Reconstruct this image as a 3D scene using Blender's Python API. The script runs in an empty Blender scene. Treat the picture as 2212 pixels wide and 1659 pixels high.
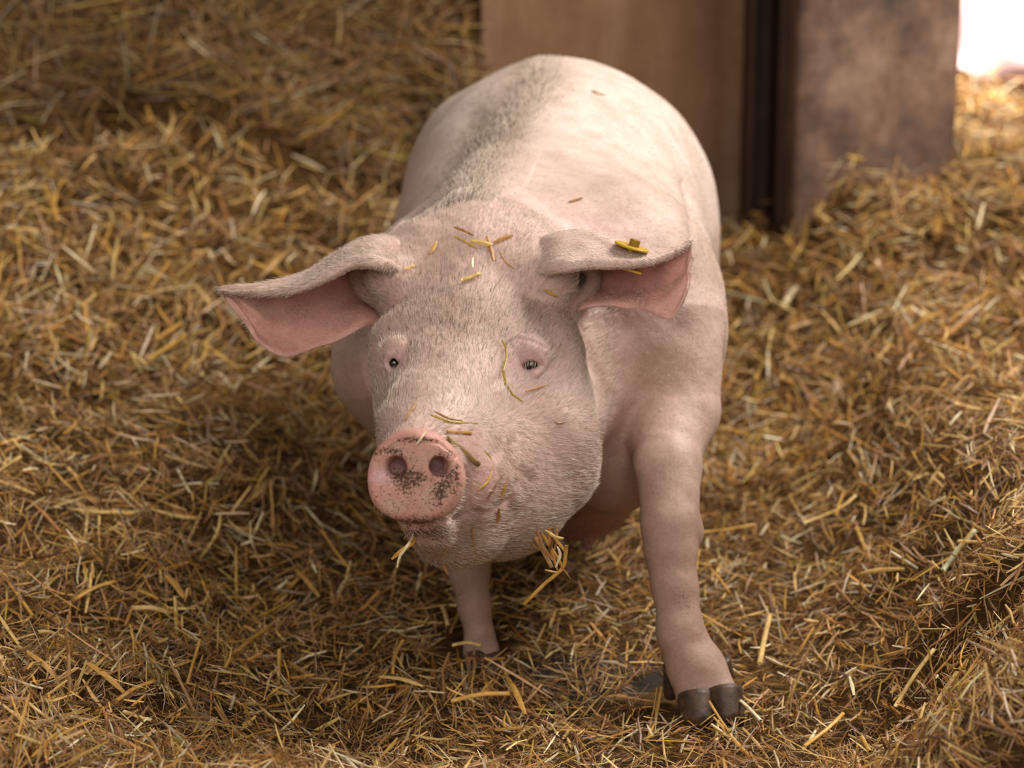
import bpy, math
import numpy as np
from mathutils import Vector

rng = np.random.default_rng(11)
scene = bpy.context.scene
COL = scene.collection

# ------------------------------------------------------------------ camera
W, HGT, F = 2212.0, 1659.0, 5000.0
CAM = np.array([0.0, 0.0, 1.14])
PITCH = math.radians(13.5)
FWD = np.array([0, math.cos(PITCH), -math.sin(PITCH)])
UPV = np.array([0, math.sin(PITCH), math.cos(PITCH)])
RGT = np.array([1.0, 0, 0])
cam_data = bpy.data.cameras.new('camera')
cam = bpy.data.objects.new('camera', cam_data)
COL.objects.link(cam)
cam.location = CAM
cam.rotation_euler = (math.radians(90) - PITCH, 0, 0)
cam_data.sensor_fit = 'HORIZONTAL'
cam_data.sensor_width = 36.0
cam_data.lens = F / W * 36.0
cam_data.clip_start = 0.05
cam_data.dof.use_dof = True
cam_data.dof.focus_distance = 2.80
cam_data.dof.aperture_fstop = 4.0
scene.camera = cam

# ------------------------------------------------------------------ light
world = bpy.data.worlds.new('world')
scene.world = world
world.use_nodes = True
bg = world.node_tree.nodes['Background']
bg.inputs[0].default_value = (1.0, 0.93, 0.86, 1)
bg.inputs[1].default_value = 0.24


def area(name, loc, target, size, power, color):
    d = bpy.data.lights.new(name, 'AREA')
    d.shape = 'RECTANGLE'
    d.size, d.size_y = size
    d.energy = power
    d.color = color
    o = bpy.data.objects.new(name, d)
    COL.objects.link(o)
    o.location = loc
    o.rotation_euler = (Vector(target) - Vector(loc)).to_track_quat('-Z', 'Y').to_euler()
    return o


area('open_side_light', (1.75, 3.7, 2.7), (0.15, 3.3, 0.4), (1.4, 1.3), 112, (1.0, 0.965, 0.93))
area('front_opening_light', (-0.2, -0.4, 2.1), (0.0, 3.0, 0.4), (2.6, 1.8), 62, (1.0, 0.95, 0.9))
sp = bpy.data.lights.new('sunbeam', 'SPOT')
sp.energy = 7500
sp.spot_size = math.radians(36)
sp.spot_blend = 0.85
sp.shadow_soft_size = 0.15
sp.color = (1.0, 0.97, 0.95)
spo = bpy.data.objects.new('sunbeam', sp)
COL.objects.link(spo)
spo.location = (3.3, 4.2, 5.4)
spo.rotation_euler = (Vector((2.1, 7.3, 0.4)) - spo.location).to_track_quat('-Z', 'Y').to_euler()

scene.view_settings.view_transform = 'Standard'
scene.view_settings.look = 'None'
scene.view_settings.gamma = 1.0
scene.view_settings.use_curve_mapping = False
scene.view_settings.exposure = 0.14
scene.cycles.max_bounces = 6
scene.cycles.use_denoising = True


# ------------------------------------------------------------------ helpers
def C(px, py, S):
    """point seen at pixel (px, py) at depth S along the optical axis"""
    return CAM + S * (FWD + (px - W / 2) / F * RGT + (HGT / 2 - py) / F * UPV)


def PY(px, py, Y):
    """point seen at pixel (px, py) at world distance Y"""
    r = FWD + (px - W / 2) / F * RGT + (HGT / 2 - py) / F * UPV
    return CAM + r * (Y / r[1])


def proj(P):
    q = P - CAM
    s = q @ FWD
    return W / 2 + F * (q @ RGT) / s, HGT / 2 - F * (q @ UPV) / s, s


def sstep(a, b, x):
    t = np.clip((x - a) / (b - a), 0, 1)
    return t * t * (3 - 2 * t)


_lat = np.random.default_rng(5).random((256, 256))


def vnoise(x, y):
    xi = np.floor(x).astype(int)
    yi = np.floor(y).astype(int)
    u = x - xi
    v = y - yi
    u = u * u * (3 - 2 * u)
    v = v * v * (3 - 2 * v)
    a = _lat[xi % 256, yi % 256]
    b = _lat[(xi + 1) % 256, yi % 256]
    c = _lat[xi % 256, (yi + 1) % 256]
    d = _lat[(xi + 1) % 256, (yi + 1) % 256]
    return (a * (1 - u) + b * u) * (1 - v) + (c * (1 - u) + d * u) * v - 0.5


def fbm(x, y, o=3):
    s = 0
    amp = 1.0
    for i in range(o):
        s = s + amp * vnoise(x * 2 ** i + 17.3 * i, y * 2 ** i + 5.1 * i)
        amp *= 0.5
    return s


def mesh_np(name, V, quads=None, tris=None, smooth=True, col=None):
    me = bpy.data.meshes.new(name)
    V = np.ascontiguousarray(V, dtype=np.float32)
    me.vertices.add(len(V))
    me.vertices.foreach_set('co', V.ravel())
    parts, starts, off = [], [], 0
    for fc, n in ((quads, 4), (tris, 3)):
        if fc is not None and len(fc):
            fc = np.asarray(fc, dtype=np.int32)
            parts.append(fc.ravel())
            starts.append(off + np.arange(len(fc), dtype=np.int32) * n)
            off += fc.size
    li = np.concatenate(parts)
    ls = np.concatenate(starts)
    me.loops.add(len(li))
    me.loops.foreach_set('vertex_index', li)
    me.polygons.add(len(ls))
    me.polygons.foreach_set('loop_start', ls)
    me.update(calc_edges=True)
    me.polygons.foreach_set('use_smooth', np.full(len(ls), smooth))
    if col is not None:
        at = me.color_attributes.new('col', 'FLOAT_COLOR', 'POINT')
        c4 = np.ones((len(V), 4), np.float32)
        c4[:, :col.shape[1]] = col
        at.data.foreach_set('color', c4.ravel())
    me.validate()
    return me


def link(name, me, mat=None, parent=None, **props):
    o = bpy.data.objects.new(name, me)
    COL.objects.link(o)
    if mat is not None and me is not None:
        if len(me.materials) == 0:
            me.materials.append(mat)
    if parent is not None:
        o.parent = parent
    for k, v in props.items():
        o[k] = v
    return o


# ------------------------------------------------------------------ materials
def new_mat(name):
    m = bpy.data.materials.new(name)
    m.use_nodes = True
    nt = m.node_tree
    return m, nt, nt.nodes['Principled BSDF']


def N(nt, typ, **kw):
    n = nt.nodes.new(typ)
    for k, v in kw.items():
        setattr(n, k, v)
    return n


def noise_node(nt, scale, detail=4, rough=0.6, vec=None):
    n = N(nt, 'ShaderNodeTexNoise')
    n.inputs['Scale'].default_value = scale
    n.inputs['Detail'].default_value = detail
    n.inputs['Roughness'].default_value = rough
    if vec is not None:
        nt.links.new(vec, n.inputs['Vector'])
    return n


def ramp_node(nt, src, stops):
    r = N(nt, 'ShaderNodeValToRGB')
    e = r.color_ramp.elements
    while len(e) < len(stops):
        e.new(0.5)
    for el, (p, c) in zip(e, stops):
        el.position = p
        el.color = (*c, 1) if len(c) == 3 else c
    nt.links.new(src, r.inputs[0])
    return r


def mix_node(nt, mode, fac, a, b):
    m = N(nt, 'ShaderNodeMix', data_type='RGBA', blend_type=mode)
    for sock, v in ((m.inputs[0], fac), (m.inputs[6], a), (m.inputs[7], b)):
        if hasattr(v, 'links'):
            nt.links.new(v, sock)
        elif isinstance(v, (int, float)):
            sock.default_value = v
        else:
            sock.default_value = (*v, 1)
    return m.outputs[2]


def straw_mat():
    m, nt, b = new_mat('straw')
    at = N(nt, 'ShaderNodeAttribute', attribute_name='col')
    tc = N(nt, 'ShaderNodeTexCoord')
    n = noise_node(nt, 120, 3, 0.6, tc.outputs['Object'])
    r = ramp_node(nt, n.outputs['Fac'], [(0.3, (0.72, 0.70, 0.66)), (0.7, (1.12, 1.1, 1.05))])
    c = mix_node(nt, 'MULTIPLY', 1.0, at.outputs['Color'], r.outputs[0])
    nt.links.new(c, b.inputs['Base Color'])
    b.inputs['Roughness'].default_value = 0.42
    b.inputs['Specular IOR Level'].default_value = 0.42
    return m


def skin_mat():
    m, nt, b = new_mat('pig_skin')
    at = N(nt, 'ShaderNodeAttribute', attribute_name='col')
    dm = N(nt, 'ShaderNodeAttribute', attribute_name='dirt_shade')
    tc = N(nt, 'ShaderNodeTexCoord')
    ob = tc.outputs['Object']
    n1 = noise_node(nt, 22, 5, 0.65, ob)
    r1 = ramp_node(nt, n1.outputs['Fac'], [(0.32, (0.86, 0.80, 0.77)), (0.62, (1.06, 1.05, 1.04))])
    c = mix_node(nt, 'MULTIPLY', 1.0, at.outputs['Color'], r1.outputs[0])
    n2 = noise_node(nt, 260, 4, 0.7, ob)
    r2 = ramp_node(nt, n2.outputs['Fac'], [(0.35, (0.82, 0.76, 0.72)), (0.6, (1.05, 1.03, 1.02))])
    c = mix_node(nt, 'MULTIPLY', 0.7, c, r2.outputs[0])
    # ragged dirt, and the ear-hole shade, driven by the painted mask
    n3 = noise_node(nt, 300, 8, 0.8, ob)
    amp = N(nt, 'ShaderNodeMath', operation='MULTIPLY_ADD')
    nt.links.new(n3.outputs['Fac'], amp.inputs[0])
    amp.inputs[1].default_value = 2.6
    amp.inputs[2].default_value = -0.8
    add = N(nt, 'ShaderNodeMath', operation='ADD')
    nt.links.new(dm.outputs['Fac'], add.inputs[0])
    nt.links.new(amp.outputs[0], add.inputs[1])
    r3 = ramp_node(nt, add.outputs[0], [(0.84, (0, 0, 0)), (1.0, (1, 1, 1))])
    gate = ramp_node(nt, dm.outputs['Fac'], [(0.04, (0, 0, 0)), (0.16, (1, 1, 1))])
    mulr = N(nt, 'ShaderNodeMath', operation='MULTIPLY')
    nt.links.new(r3.outputs[0], mulr.inputs[0])
    nt.links.new(gate.outputs[0], mulr.inputs[1])
    c = mix_node(nt, 'MIX', mulr.outputs[0], c, (0.085, 0.040, 0.014))
    nt.links.new(c, b.inputs['Base Color'])
    b.inputs['Roughness'].default_value = 0.5
    b.inputs['Specular IOR Level'].default_value = 0.35
    b.inputs['Subsurface Weight'].default_value = 0.18
    b.inputs['Subsurface Radius'].default_value = (1.0, 0.4, 0.25)
    b.inputs['Subsurface Scale'].default_value = 0.012
    n4 = noise_node(nt, 420, 4, 0.7, ob)
    n5 = noise_node(nt, 60, 3, 0.6, ob)
    mx = N(nt, 'ShaderNodeMath', operation='ADD')
    nt.links.new(n4.outputs['Fac'], mx.inputs[0])
    nt.links.new(n5.outputs['Fac'], mx.inputs[1])
    bp = N(nt, 'ShaderNodeBump')
    bp.inputs['Strength'].default_value = 0.35
    bp.inputs['Distance'].default_value = 0.002
    nt.links.new(mx.outputs[0], bp.inputs['Height'])
    nt.links.new(bp.outputs[0], b.inputs['Normal'])
    return m


def hair_mat():
    m, nt, b = new_mat('pig_bristle')
    at = N(nt, 'ShaderNodeAttribute', attribute_name='col')
    nt.links.new(at.outputs['Color'], b.inputs['Base Color'])
    b.inputs['Roughness'].default_value = 0.4
    b.inputs['Specular IOR Level'].default_value = 0.4
    return m


def plain(name, col, rough=0.5, spec=0.5, noise=None, scale=30, bump=0):
    m, nt, b = new_mat(name)
    b.inputs['Base Color'].default_value = (*col, 1)
    b.inputs['Roughness'].default_value = rough
    b.inputs['Specular IOR Level'].default_value = spec
    if noise is not None:
        tc = N(nt, 'ShaderNodeTexCoord')
        n = noise_node(nt, scale, 6, 0.65, tc.outputs['Object'])
        r = ramp_node(nt, n.outputs['Fac'], [(0.35, noise), (0.65, col)])
        nt.links.new(r.outputs[0], b.inputs['Base Color'])
        if bump:
            bp = N(nt, 'ShaderNodeBump')
            bp.inputs['Strength'].default_value = bump
            bp.inputs['Distance'].default_value = 0.004
            nt.links.new(n.outputs['Fac'], bp.inputs['Height'])
            nt.links.new(bp.outputs[0], b.inputs['Normal'])
    return m


def stained(name, stops, sx, sz, blotch, scale):
    """stained board / concrete: stretched streaks times blotches"""
    m, nt, b = new_mat(name)
    tc = N(nt, 'ShaderNodeTexCoord')
    mp = N(nt, 'ShaderNodeMapping')
    mp.inputs['Scale'].default_value = (sx, sx, sz)
    nt.links.new(tc.outputs['Object'], mp.inputs['Vector'])
    n = noise_node(nt, 3.0, 7, 0.7, mp.outputs[0])
    r = ramp_node(nt, n.outputs['Fac'], stops)
    n2 = noise_node(nt, scale, 7, 0.72, tc.outputs['Object'])
    r2 = ramp_node(nt, n2.outputs['Fac'], blotch)
    c = mix_node(nt, 'MULTIPLY', 1.0, r.outputs[0], r2.outputs[0])
    nt.links.new(c, b.inputs['Base Color'])
    b.inputs['Roughness'].default_value = 0.7
    bp = N(nt, 'ShaderNodeBump')
    bp.inputs['Strength'].default_value = 0.4
    bp.inputs['Distance'].default_value = 0.006
    nt.links.new(n2.outputs['Fac'], bp.inputs['Height'])
    nt.links.new(bp.outputs[0], b.inputs['Normal'])
    return m


M_STRAW = straw_mat()
M_SKIN = skin_mat()
M_HAIR = hair_mat()
M_HOOF = plain('hoof_horn', (0.035, 0.02, 0.014), 0.5, 0.4, (0.10, 0.055, 0.03), 60, 0.4)
M_EYE = plain('eye_wet', (0.018, 0.008, 0.005), 0.06, 0.6)
M_CARUNCLE = plain('eye_corner', (0.55, 0.22, 0.22), 0.3, 0.5)
M_TAG = plain('tag_plastic', (0.62, 0.38, 0.02), 0.35, 0.5, (0.50, 0.29, 0.015), 40)
M_TAGDIRT = plain('tag_grime', (0.10, 0.055, 0.01), 0.6, 0.3, (0.42, 0.26, 0.02), 160)
M_FLOOR = plain('wet_concrete', (0.040, 0.029, 0.022), 0.5, 0.4, (0.016, 0.010, 0.007), 12, 0.3)
M_BED = plain('matted_straw', (0.10, 0.048, 0.014), 0.9, 0.1, (0.03, 0.014, 0.004), 45, 1.0)  # dark colour stands in for shade in gaps between the straws
M_PANEL = stained('stained_board', [(0.25, (0.16, 0.072, 0.028)), (0.5, (0.25, 0.128, 0.058)), (0.75, (0.36, 0.225, 0.14))],
                  2.2, 0.35, [(0.3, (0.72, 0.62, 0.55)), (0.7, (1.1, 1.1, 1.1))], 5)
M_PILLAR = stained('stained_concrete', [(0.36, (0.095, 0.062, 0.046)), (0.5, (0.20, 0.115, 0.074)), (0.64, (0.33, 0.215, 0.15))],
                   2.0, 1.1, [(0.36, (0.45, 0.42, 0.42)), (0.62, (1.25, 1.18, 1.1))], 6)
M_STEEL = stained('rusty_steel', [(0.3, (0.03, 0.014, 0.007)), (0.7, (0.09, 0.04, 0.018))],
                  4, 0.5, [(0.3, (0.6, 0.5, 0.45)), (0.7, (1.2, 1.1, 1.0))], 12)


# ------------------------------------------------------------------ ground relief
def trough(x, y):
    """trodden lane under the pig"""
    cx = 0.06 + 0.10 * (y - 3.0)
    m = 1 - sstep(0.24, 0.62, np.abs(x - cx))
    return m * (1 - sstep(3.9, 4.9, y)) * sstep(2.35, 2.75, y)


def ground(x, y):
    x = np.asarray(x, float)
    y = np.asarray(y, float)
    left = sstep(0.1, 0.9, -x) * (0.11 + 0.05 * sstep(2.8, 4.0, y))
    right = sstep(0.34, 0.78, x + 0.10 * fbm(x * 2 + 5, y * 2.2 + 1, 2)) * (0.23 - 0.02 * sstep(3.6, 4.6, y))
    back_l = 0.27 * sstep(3.3, 5.3, y) * (1 - sstep(0.0, 0.75, x))
    back_r = (0.05 + 0.06 * sstep(0.6, 1.05, x)) * sstep(3.8, 5.2, y) * sstep(0.2, 0.7, x)
    front = 0.07 * (1 - sstep(2.3, 2.75, y))
    h = left + right + back_l + back_r + front + 0.035 * (1 - sstep(2.75, 3.0, y)) * sstep(0.0, 0.25, -x)
    n = 0.115 * fbm(x * 3.1 + 3, y * 3.1) + 0.06 * fbm(x * 8 + 7, y * 8 + 2, 2) + 0.022 * fbm(x * 24, y * 24, 2)
    tr = trough(x, y)
    h = h + n * (1 - 0.85 * tr)
    h = h * (1 - 0.9 * tr) + 0.012
    return h


def heap(x, y):
    """loose straw stacked against the back partition"""
    top = 0.82 * sstep(5.05, 6.05, y + 0.18 * fbm(x * 2.3 + 9, y * 0 + 3.3, 2))
    edge = 1 - sstep(-0.16, 0.10, x + 0.07 * fbm(y * 5, x * 0 + 8, 2))
    return top * edge


def relief(x, y):
    return ground(x, y) + heap(x, y) * (1 + 0.22 * fbm(x * 6, y * 6 + 40, 3))


def relief_normal(x, y, e=0.02, fn=None):
    fn = fn or relief
    dx = (fn(x + e, y) - fn(x - e, y)) / (2 * e)
    dy = (fn(x, y + e) - fn(x, y - e)) / (2 * e)
    n = np.stack([-dx, -dy, np.ones_like(dx)], -1)
    return n / np.linalg.norm(n, axis=-1, keepdims=True)


# ------------------------------------------------------------------ setting
def box_bevel(name, lo, hi, mat, parent=None, bev=0.006, **props):
    import bmesh
    bm = bmesh.new()
    bmesh.ops.create_cube(bm, size=1.0)
    lo = Vector(lo)
    hi = Vector(hi)
    for v in bm.verts:
        v.co = Vector([(lo[i] + hi[i]) / 2 + v.co[i] * (hi[i] - lo[i]) for i in range(3)])
    bmesh.ops.bevel(bm, geom=list(bm.edges), offset=bev, segments=2, affect='EDGES', profile=0.6)
    me = bpy.data.meshes.new(name)
    bm.to_mesh(me)
    bm.free()
    return link(name, me, mat, parent, **props)


box_bevel('floor', (-4, 0.3, -0.12), (4.5, 10.5, 0.0), M_FLOOR, kind='structure')

wb = link('wall_back', None, kind='structure')
wb.location = (0.3, 5.62, 0)


def child_box(name, lo, hi, mat, parent, bev=0.006, **props):
    lo = [lo[i] - parent.location[i] for i in range(3)]
    hi = [hi[i] - parent.location[i] for i in range(3)]
    return box_bevel(name, lo, hi, mat, parent, bev, **props)


child_box('board', (-0.075, 5.60, -0.02), (0.565, 5.66, 1.8), M_PANEL, wb)
child_box('board', (-0.9, 5.74, -0.02), (-0.02, 5.80, 1.8), M_PANEL, wb)
post = link('steel_post', None, label='dark rusty steel channel post between the brown board and concrete pillar', category='post')
post.location = (0.6, 5.5, 0)
child_box('web', (0.56, 5.56, -0.02), (0.66, 5.575, 1.9), M_STEEL, post, 0.003)
child_box('flange', (0.555, 5.42, -0.02), (0.568, 5.60, 1.9), M_STEEL, post, 0.003)
child_box('flange', (0.618, 5.36, -0.02), (0.640, 5.58, 1.9), M_STEEL, post, 0.003)


def pillar():
    x0, x1, y0, y1 = 0.637, 1.005, 5.22, 5.62
    nz, nx = 60, 16
    V, Q = [], []
    r = np.random.default_rng(3)
    # outline ring, corners chamfered, each ring slightly uneven
    ring = []
    for a in np.linspace(x0 + .012, x1 - .012, nx):
        ring.append((a, y0))
    for a in np.linspace(y0 + .012, y1 - .012, nx):
        ring.append((x1, a))
    for a in np.linspace(x1 - .012, x0 + .012, nx):
        ring.append((a, y1))
    for a in np.linspace(y1 - .012, y0 + .012, nx):
        ring.append((x0, a))
    ring = np.array(ring)
    n = len(ring)
    c = ring.mean(0)
    zs = np.linspace(-0.02, 1.9, nz)
    for z in zs:
        d = 0.006 * fbm(ring[:, 0] * 14 + ring[:, 1] * 9, np.full(n, z * 9), 3)
        dirn = (ring - c) / np.linalg.norm(ring - c, axis=1, keepdims=True)
        p = ring + dirn * d[:, None]
        V.append(np.column_stack([p, np.full(n, z)]))
    V = np.concatenate(V)
    i = np.arange(n)
    for k in range(nz - 1):
        a = k * n + i
        b = k * n + (i + 1) % n
        Q.append(np.column_stack([a, b, b + n, a + n]))
    Q = np.concatenate(Q)
    org = np.array([0.82, 5.42, 0])
    top = mesh_np('concrete_pillar', V - org, Q)
    o = link('concrete_pillar', top, M_PILLAR, label='wide brown stained concrete pillar standing in straw right of the pig', category='pillar')
    o.location = org
    return o


pillar()

# ------------------------------------------------------------------ implicit body modelling
class Field:
    def __init__(self):
        self.ops = []

    def add(self, fn, lo, hi, k=0.02, op='u'):
        self.ops.append((fn, np.array(lo) - k - 0.01, np.array(hi) + k + 0.01, k, op))

    def cone(self, a, ra, b, rb, k=0.02, op='u'):
        a = np.array(a, float)
        b = np.array(b, float)
        ba = b - a
        L2 = float(ba @ ba) + 1e-12

        def fn(x, y, z):
            px, py, pz = x - a[0], y - a[1], z - a[2]
            t = np.clip((px * ba[0] + py * ba[1] + pz * ba[2]) / L2, 0, 1)
            dx, dy, dz = px - t * ba[0], py - t * ba[1], pz - t * ba[2]
            return np.sqrt(dx * dx + dy * dy + dz * dz) - (ra + (rb - ra) * t)
        R = max(ra, rb)
        self.add(fn, np.minimum(a, b) - R, np.maximum(a, b) + R, k, op)

    def ball(self, a, r, k=0.02, op='u'):
        self.cone(a, r, np.array(a) + 1e-5, r, k, op)

    def chain(self, pts, k=0.02, op='u'):
        for (a, ra), (b, rb) in zip(pts[:-1], pts[1:]):
            self.cone(a, ra, b, rb, k, op)

    def ellipsoid(self, c, r, R=np.eye(3), k=0.02, op='u'):
        c = np.array(c, float)
        r = np.array(r, float)

        def fn(x, y, z):
            px, py, pz = x - c[0], y - c[1], z - c[2]
            q = [(px * R[i, 0] + py * R[i, 1] + pz * R[i, 2]) for i in range(3)]
            k0 = np.sqrt(sum((q[i] / r[i]) ** 2 for i in range(3)))
            k1 = np.sqrt(sum((q[i] / r[i] ** 2) ** 2 for i in range(3))) + 1e-9
            return np.where(k0 < 0.05, -r.min(), k0 * (k0 - 1) / k1)
        m = r.max()
        self.add(fn, c - m, c + m, k, op)

    @staticmethod
    def _apply(f, d, k, op):
        if op == 'u':
            h = np.maximum(k - np.abs(f - d), 0) / k
            return np.minimum(f, d) - h * h * k * 0.25
        d = -d
        h = np.maximum(k - np.abs(f - d), 0) / k
        return np.maximum(f, d) + h * h * k * 0.25

    def at(self, P):
        P = np.atleast_2d(P)
        f = np.full(len(P), 1.0)
        for fn, lo, hi, k, op in self.ops:
            m = np.all((P >= lo) & (P <= hi), axis=1)
            if m.any():
                f[m] = self._apply(f[m], fn(P[m, 0], P[m, 1], P[m, 2]), k, op)
        return f

    def surf(self, px, py, s0=2.4, s1=4.6):
        S = np.arange(s0, s1, 0.0015)
        P = CAM + S[:, None] * (FWD + (px - W / 2) / F * RGT + (HGT / 2 - py) / F * UPV)
        v = self.at(P)
        i = int(np.argmax(v < 0))
        return float(S[i]) if v[i] < 0 else None

    def grid(self, xs, ys, zs):
        f = np.full((len(xs), len(ys), len(zs)), 1.0, np.float32)
        ax = (xs, ys, zs)
        for fn, lo, hi, k, op in self.ops:
            sl = []
            for i in range(3):
                a = max(int(np.searchsorted(ax[i], lo[i])) - 1, 0)
                b = min(int(np.searchsorted(ax[i], hi[i])) + 1, len(ax[i]))
                sl.append(slice(a, b))
            sl = tuple(sl)
            if any(s.stop <= s.start for s in sl):
                continue
            X = xs[sl[0]].astype(np.float32)[:, None, None]
            Y = ys[sl[1]].astype(np.float32)[None, :, None]
            Z = zs[sl[2]].astype(np.float32)[None, None, :]
            f[sl] = self._apply(f[sl], fn(X, Y, Z).astype(np.float32), np.float32(k), op)
        return f


def surface_nets(f, xs, ys, zs):
    ins = f < 0
    nx, ny, nz = f.shape
    cnt = np.zeros((nx - 1, ny - 1, nz - 1), np.uint8)
    offs = [(i, j, k) for i in (0, 1) for j in (0, 1) for k in (0, 1)]
    for i, j, k in offs:
        cnt += ins[i:nx - 1 + i, j:ny - 1 + j, k:nz - 1 + k]
    act = np.argwhere((cnt > 0) & (cnt < 8))
    vid = np.full(cnt.shape, -1, np.int32)
    vid[act[:, 0], act[:, 1], act[:, 2]] = np.arange(len(act), dtype=np.int32)
    cv = {}
    cp = {}
    for o in offs:
        I, J, K = act[:, 0] + o[0], act[:, 1] + o[1], act[:, 2] + o[2]
        cv[o] = f[I, J, K].astype(np.float64)
        cp[o] = np.column_stack([xs[I], ys[J], zs[K]])
    acc = np.zeros((len(act), 3))
    n = np.zeros(len(act))
    for a in offs:
        for d in range(3):
            if a[d] == 0:
                b = tuple(1 if q == d else a[q] for q in range(3))
                m = (cv[a] < 0) != (cv[b] < 0)
                t = cv[a] / (cv[a] - cv[b] + 1e-20)
                p = cp[a] + t[:, None] * (cp[b] - cp[a])
                acc[m] += p[m]
                n[m] += 1
    V = acc / n[:, None]
    Q = []
    for d in range(3):
        sl0 = [slice(None)] * 3
        sl1 = [slice(None)] * 3
        sl0[d] = slice(0, -1)
        sl1[d] = slice(1, None)
        a = ins[tuple(sl0)]
        b = ins[tuple(sl1)]
        for sign in (True, False):
            e = np.argwhere((a & ~b) if sign else (~a & b))
            u, v = [(1, 2), (2, 0), (0, 1)][d]
            ok = (e[:, u] > 0) & (e[:, v] > 0) & (e[:, u] < f.shape[u] - 1) & (e[:, v] < f.shape[v] - 1)
            e = e[ok]
            c = []
            for du, dv in ((-1, -1), (0, -1), (0, 0), (-1, 0)):
                q = e.copy()
                q[:, u] += du
                q[:, v] += dv
                c.append(vid[q[:, 0], q[:, 1], q[:, 2]])
            c = np.column_stack(c)
            Q.append(c if sign else c[:, ::-1])
    Q = np.concatenate(Q)
    return V, Q


def vert_normals(V, Q):
    fn = np.cross(V[Q[:, 2]] - V[Q[:, 0]], V[Q[:, 3]] - V[Q[:, 1]])
    n = np.zeros_like(V)
    for i in range(4):
        for d in range(3):
            n[:, d] += np.bincount(Q[:, i], fn[:, d], len(V))
    return n / (np.linalg.norm(n, axis=1, keepdims=True) + 1e-12)


def relax(V, Q, it, w=0.5):
    e = np.concatenate([Q[:, [0, 1]], Q[:, [1, 2]], Q[:, [2, 3]], Q[:, [3, 0]]])
    deg = np.bincount(e[:, 0], minlength=len(V)) + np.bincount(e[:, 1], minlength=len(V))
    for k in range(it):
        s = np.zeros_like(V)
        for d in range(3):
            s[:, d] = np.bincount(e[:, 0], V[e[:, 1], d], len(V)) + np.bincount(e[:, 1], V[e[:, 0], d], len(V))
        V = V + w * (s / deg[:, None] - V)
    return V


def axis(segs):
    """segs: list of (start, stop, step)"""
    out = [np.array([segs[0][0]])]
    for a, b, s in segs:
        n = max(int(round((b - a) / s)), 1)
        out.append(np.linspace(a, b, n + 1)[1:])
    return np.concatenate(out)


def seg_dist(px, py, line):
    """distance in pixels from points to a polyline"""
    best = np.full(np.shape(px), 1e9)
    line = np.array(line, float)
    for a, b in zip(line[:-1], line[1:]):
        ab = b - a
        t = np.clip(((px - a[0]) * ab[0] + (py - a[1]) * ab[1]) / (ab @ ab + 1e-9), 0, 1)
        best = np.minimum(best, np.hypot(px - a[0] - t * ab[0], py - a[1] - t * ab[1]))
    return best


def catmull(P, t):
    P = np.asarray(P, float)
    n = len(P)
    i = np.clip(np.floor(t).astype(int), 0, n - 2)
    u = (t - i)
    sh = (len(t),) + (1,) * (P.ndim - 1)
    u = u.reshape(sh)
    p1, p2 = P[i], P[i + 1]
    p0 = np.where((i > 0).reshape(sh), P[np.maximum(i - 1, 0)], 2 * p1 - p2)
    p3 = np.where((i < n - 2).reshape(sh), P[np.minimum(i + 2, n - 1)], 2 * p2 - p1)
    return 0.5 * (2 * p1 + (p2 - p0) * u + (2 * p0 - 5 * p1 + 4 * p2 - p3) * u ** 2 + (3 * p1 - p0 - 3 * p2 + p3) * u ** 3)


# ------------------------------------------------------------------ the pig
B = Field()
# trunk: sections along Y  (y, xc, half width, z top, z bottom)
SEC = np.array([
    (2.98, -0.035, 0.020, 0.52, 0.48),
    (3.00, -0.03, 0.100, 0.585, 0.40),
    (3.06, -0.02, 0.170, 0.625, 0.33),
    (3.18, 0.02, 0.245, 0.650, 0.275),
    (3.32, 0.038, 0.262, 0.672, 0.235),
    (3.50, 0.050, 0.262, 0.718, 0.205),
    (3.70, 0.064, 0.255, 0.765, 0.215),
    (3.85, 0.074, 0.245, 0.772, 0.250),
    (3.98, 0.084, 0.215, 0.752, 0.310),
    (4.08, 0.092, 0.165, 0.700, 0.390),
    (4.14, 0.096, 0.100, 0.640, 0.460),
    (4.165, 0.098, 0.020, 0.56, 0.52)])


def trunk(x, y, z):
    xc = np.interp(y, SEC[:, 0], SEC[:, 1])
    hw = np.interp(y, SEC[:, 0], SEC[:, 2])
    zt = np.interp(y, SEC[:, 0], SEC[:, 3])
    zb = np.interp(y, SEC[:, 0], SEC[:, 4])
    zc, hh = (zt + zb) / 2, (zt - zb) / 2
    eg = 1 - sstep(3.2, 3.75, y)
    eg = np.where(x < xc, 0.42, 0.09) * eg
    hw = hw * (1 - eg * np.clip((z - zc) / hh, -0.6, 1))
    q = np.sqrt(((x - xc) / hw) ** 2 + (np.abs((z - zc) / hh)) ** 2)
    d = (q - 1) * np.minimum(hw, hh)
    over = np.maximum(np.maximum(SEC[0, 0] - y, y - SEC[-1, 0]), 0)
    return np.where(over > 0, np.sqrt(np.maximum(d, 0) ** 2 + over ** 2), d)


B.add(trunk, (-0.30, 2.9, 0.15), (0.42, 4.25, 0.82), 0.03)
# shoulders and hams
B.ellipsoid((0.170, 3.20, 0.462), (0.114, 0.17, 0.185), k=0.10)
B.ellipsoid((-0.125, 3.25, 0.43), (0.115, 0.16, 0.18), k=0.06)
B.ellipsoid((0.235, 3.86, 0.44), (0.11, 0.17, 0.24), k=0.06)
B.ellipsoid((-0.075, 3.86, 0.44), (0.11, 0.17, 0.24), k=0.06)
# neck
B.cone(C(1030, 650, 3.12), 0.112, (0.0, 3.26, 0.50), 0.145, 0.06)
B.cone(C(1010, 560, 3.12), 0.060, (-0.035, 3.35, 0.605), 0.055, 0.07)
B.cone(C(1120, 940, 3.06), 0.105, (0.03, 3.25, 0.42), 0.17, 0.06)
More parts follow.
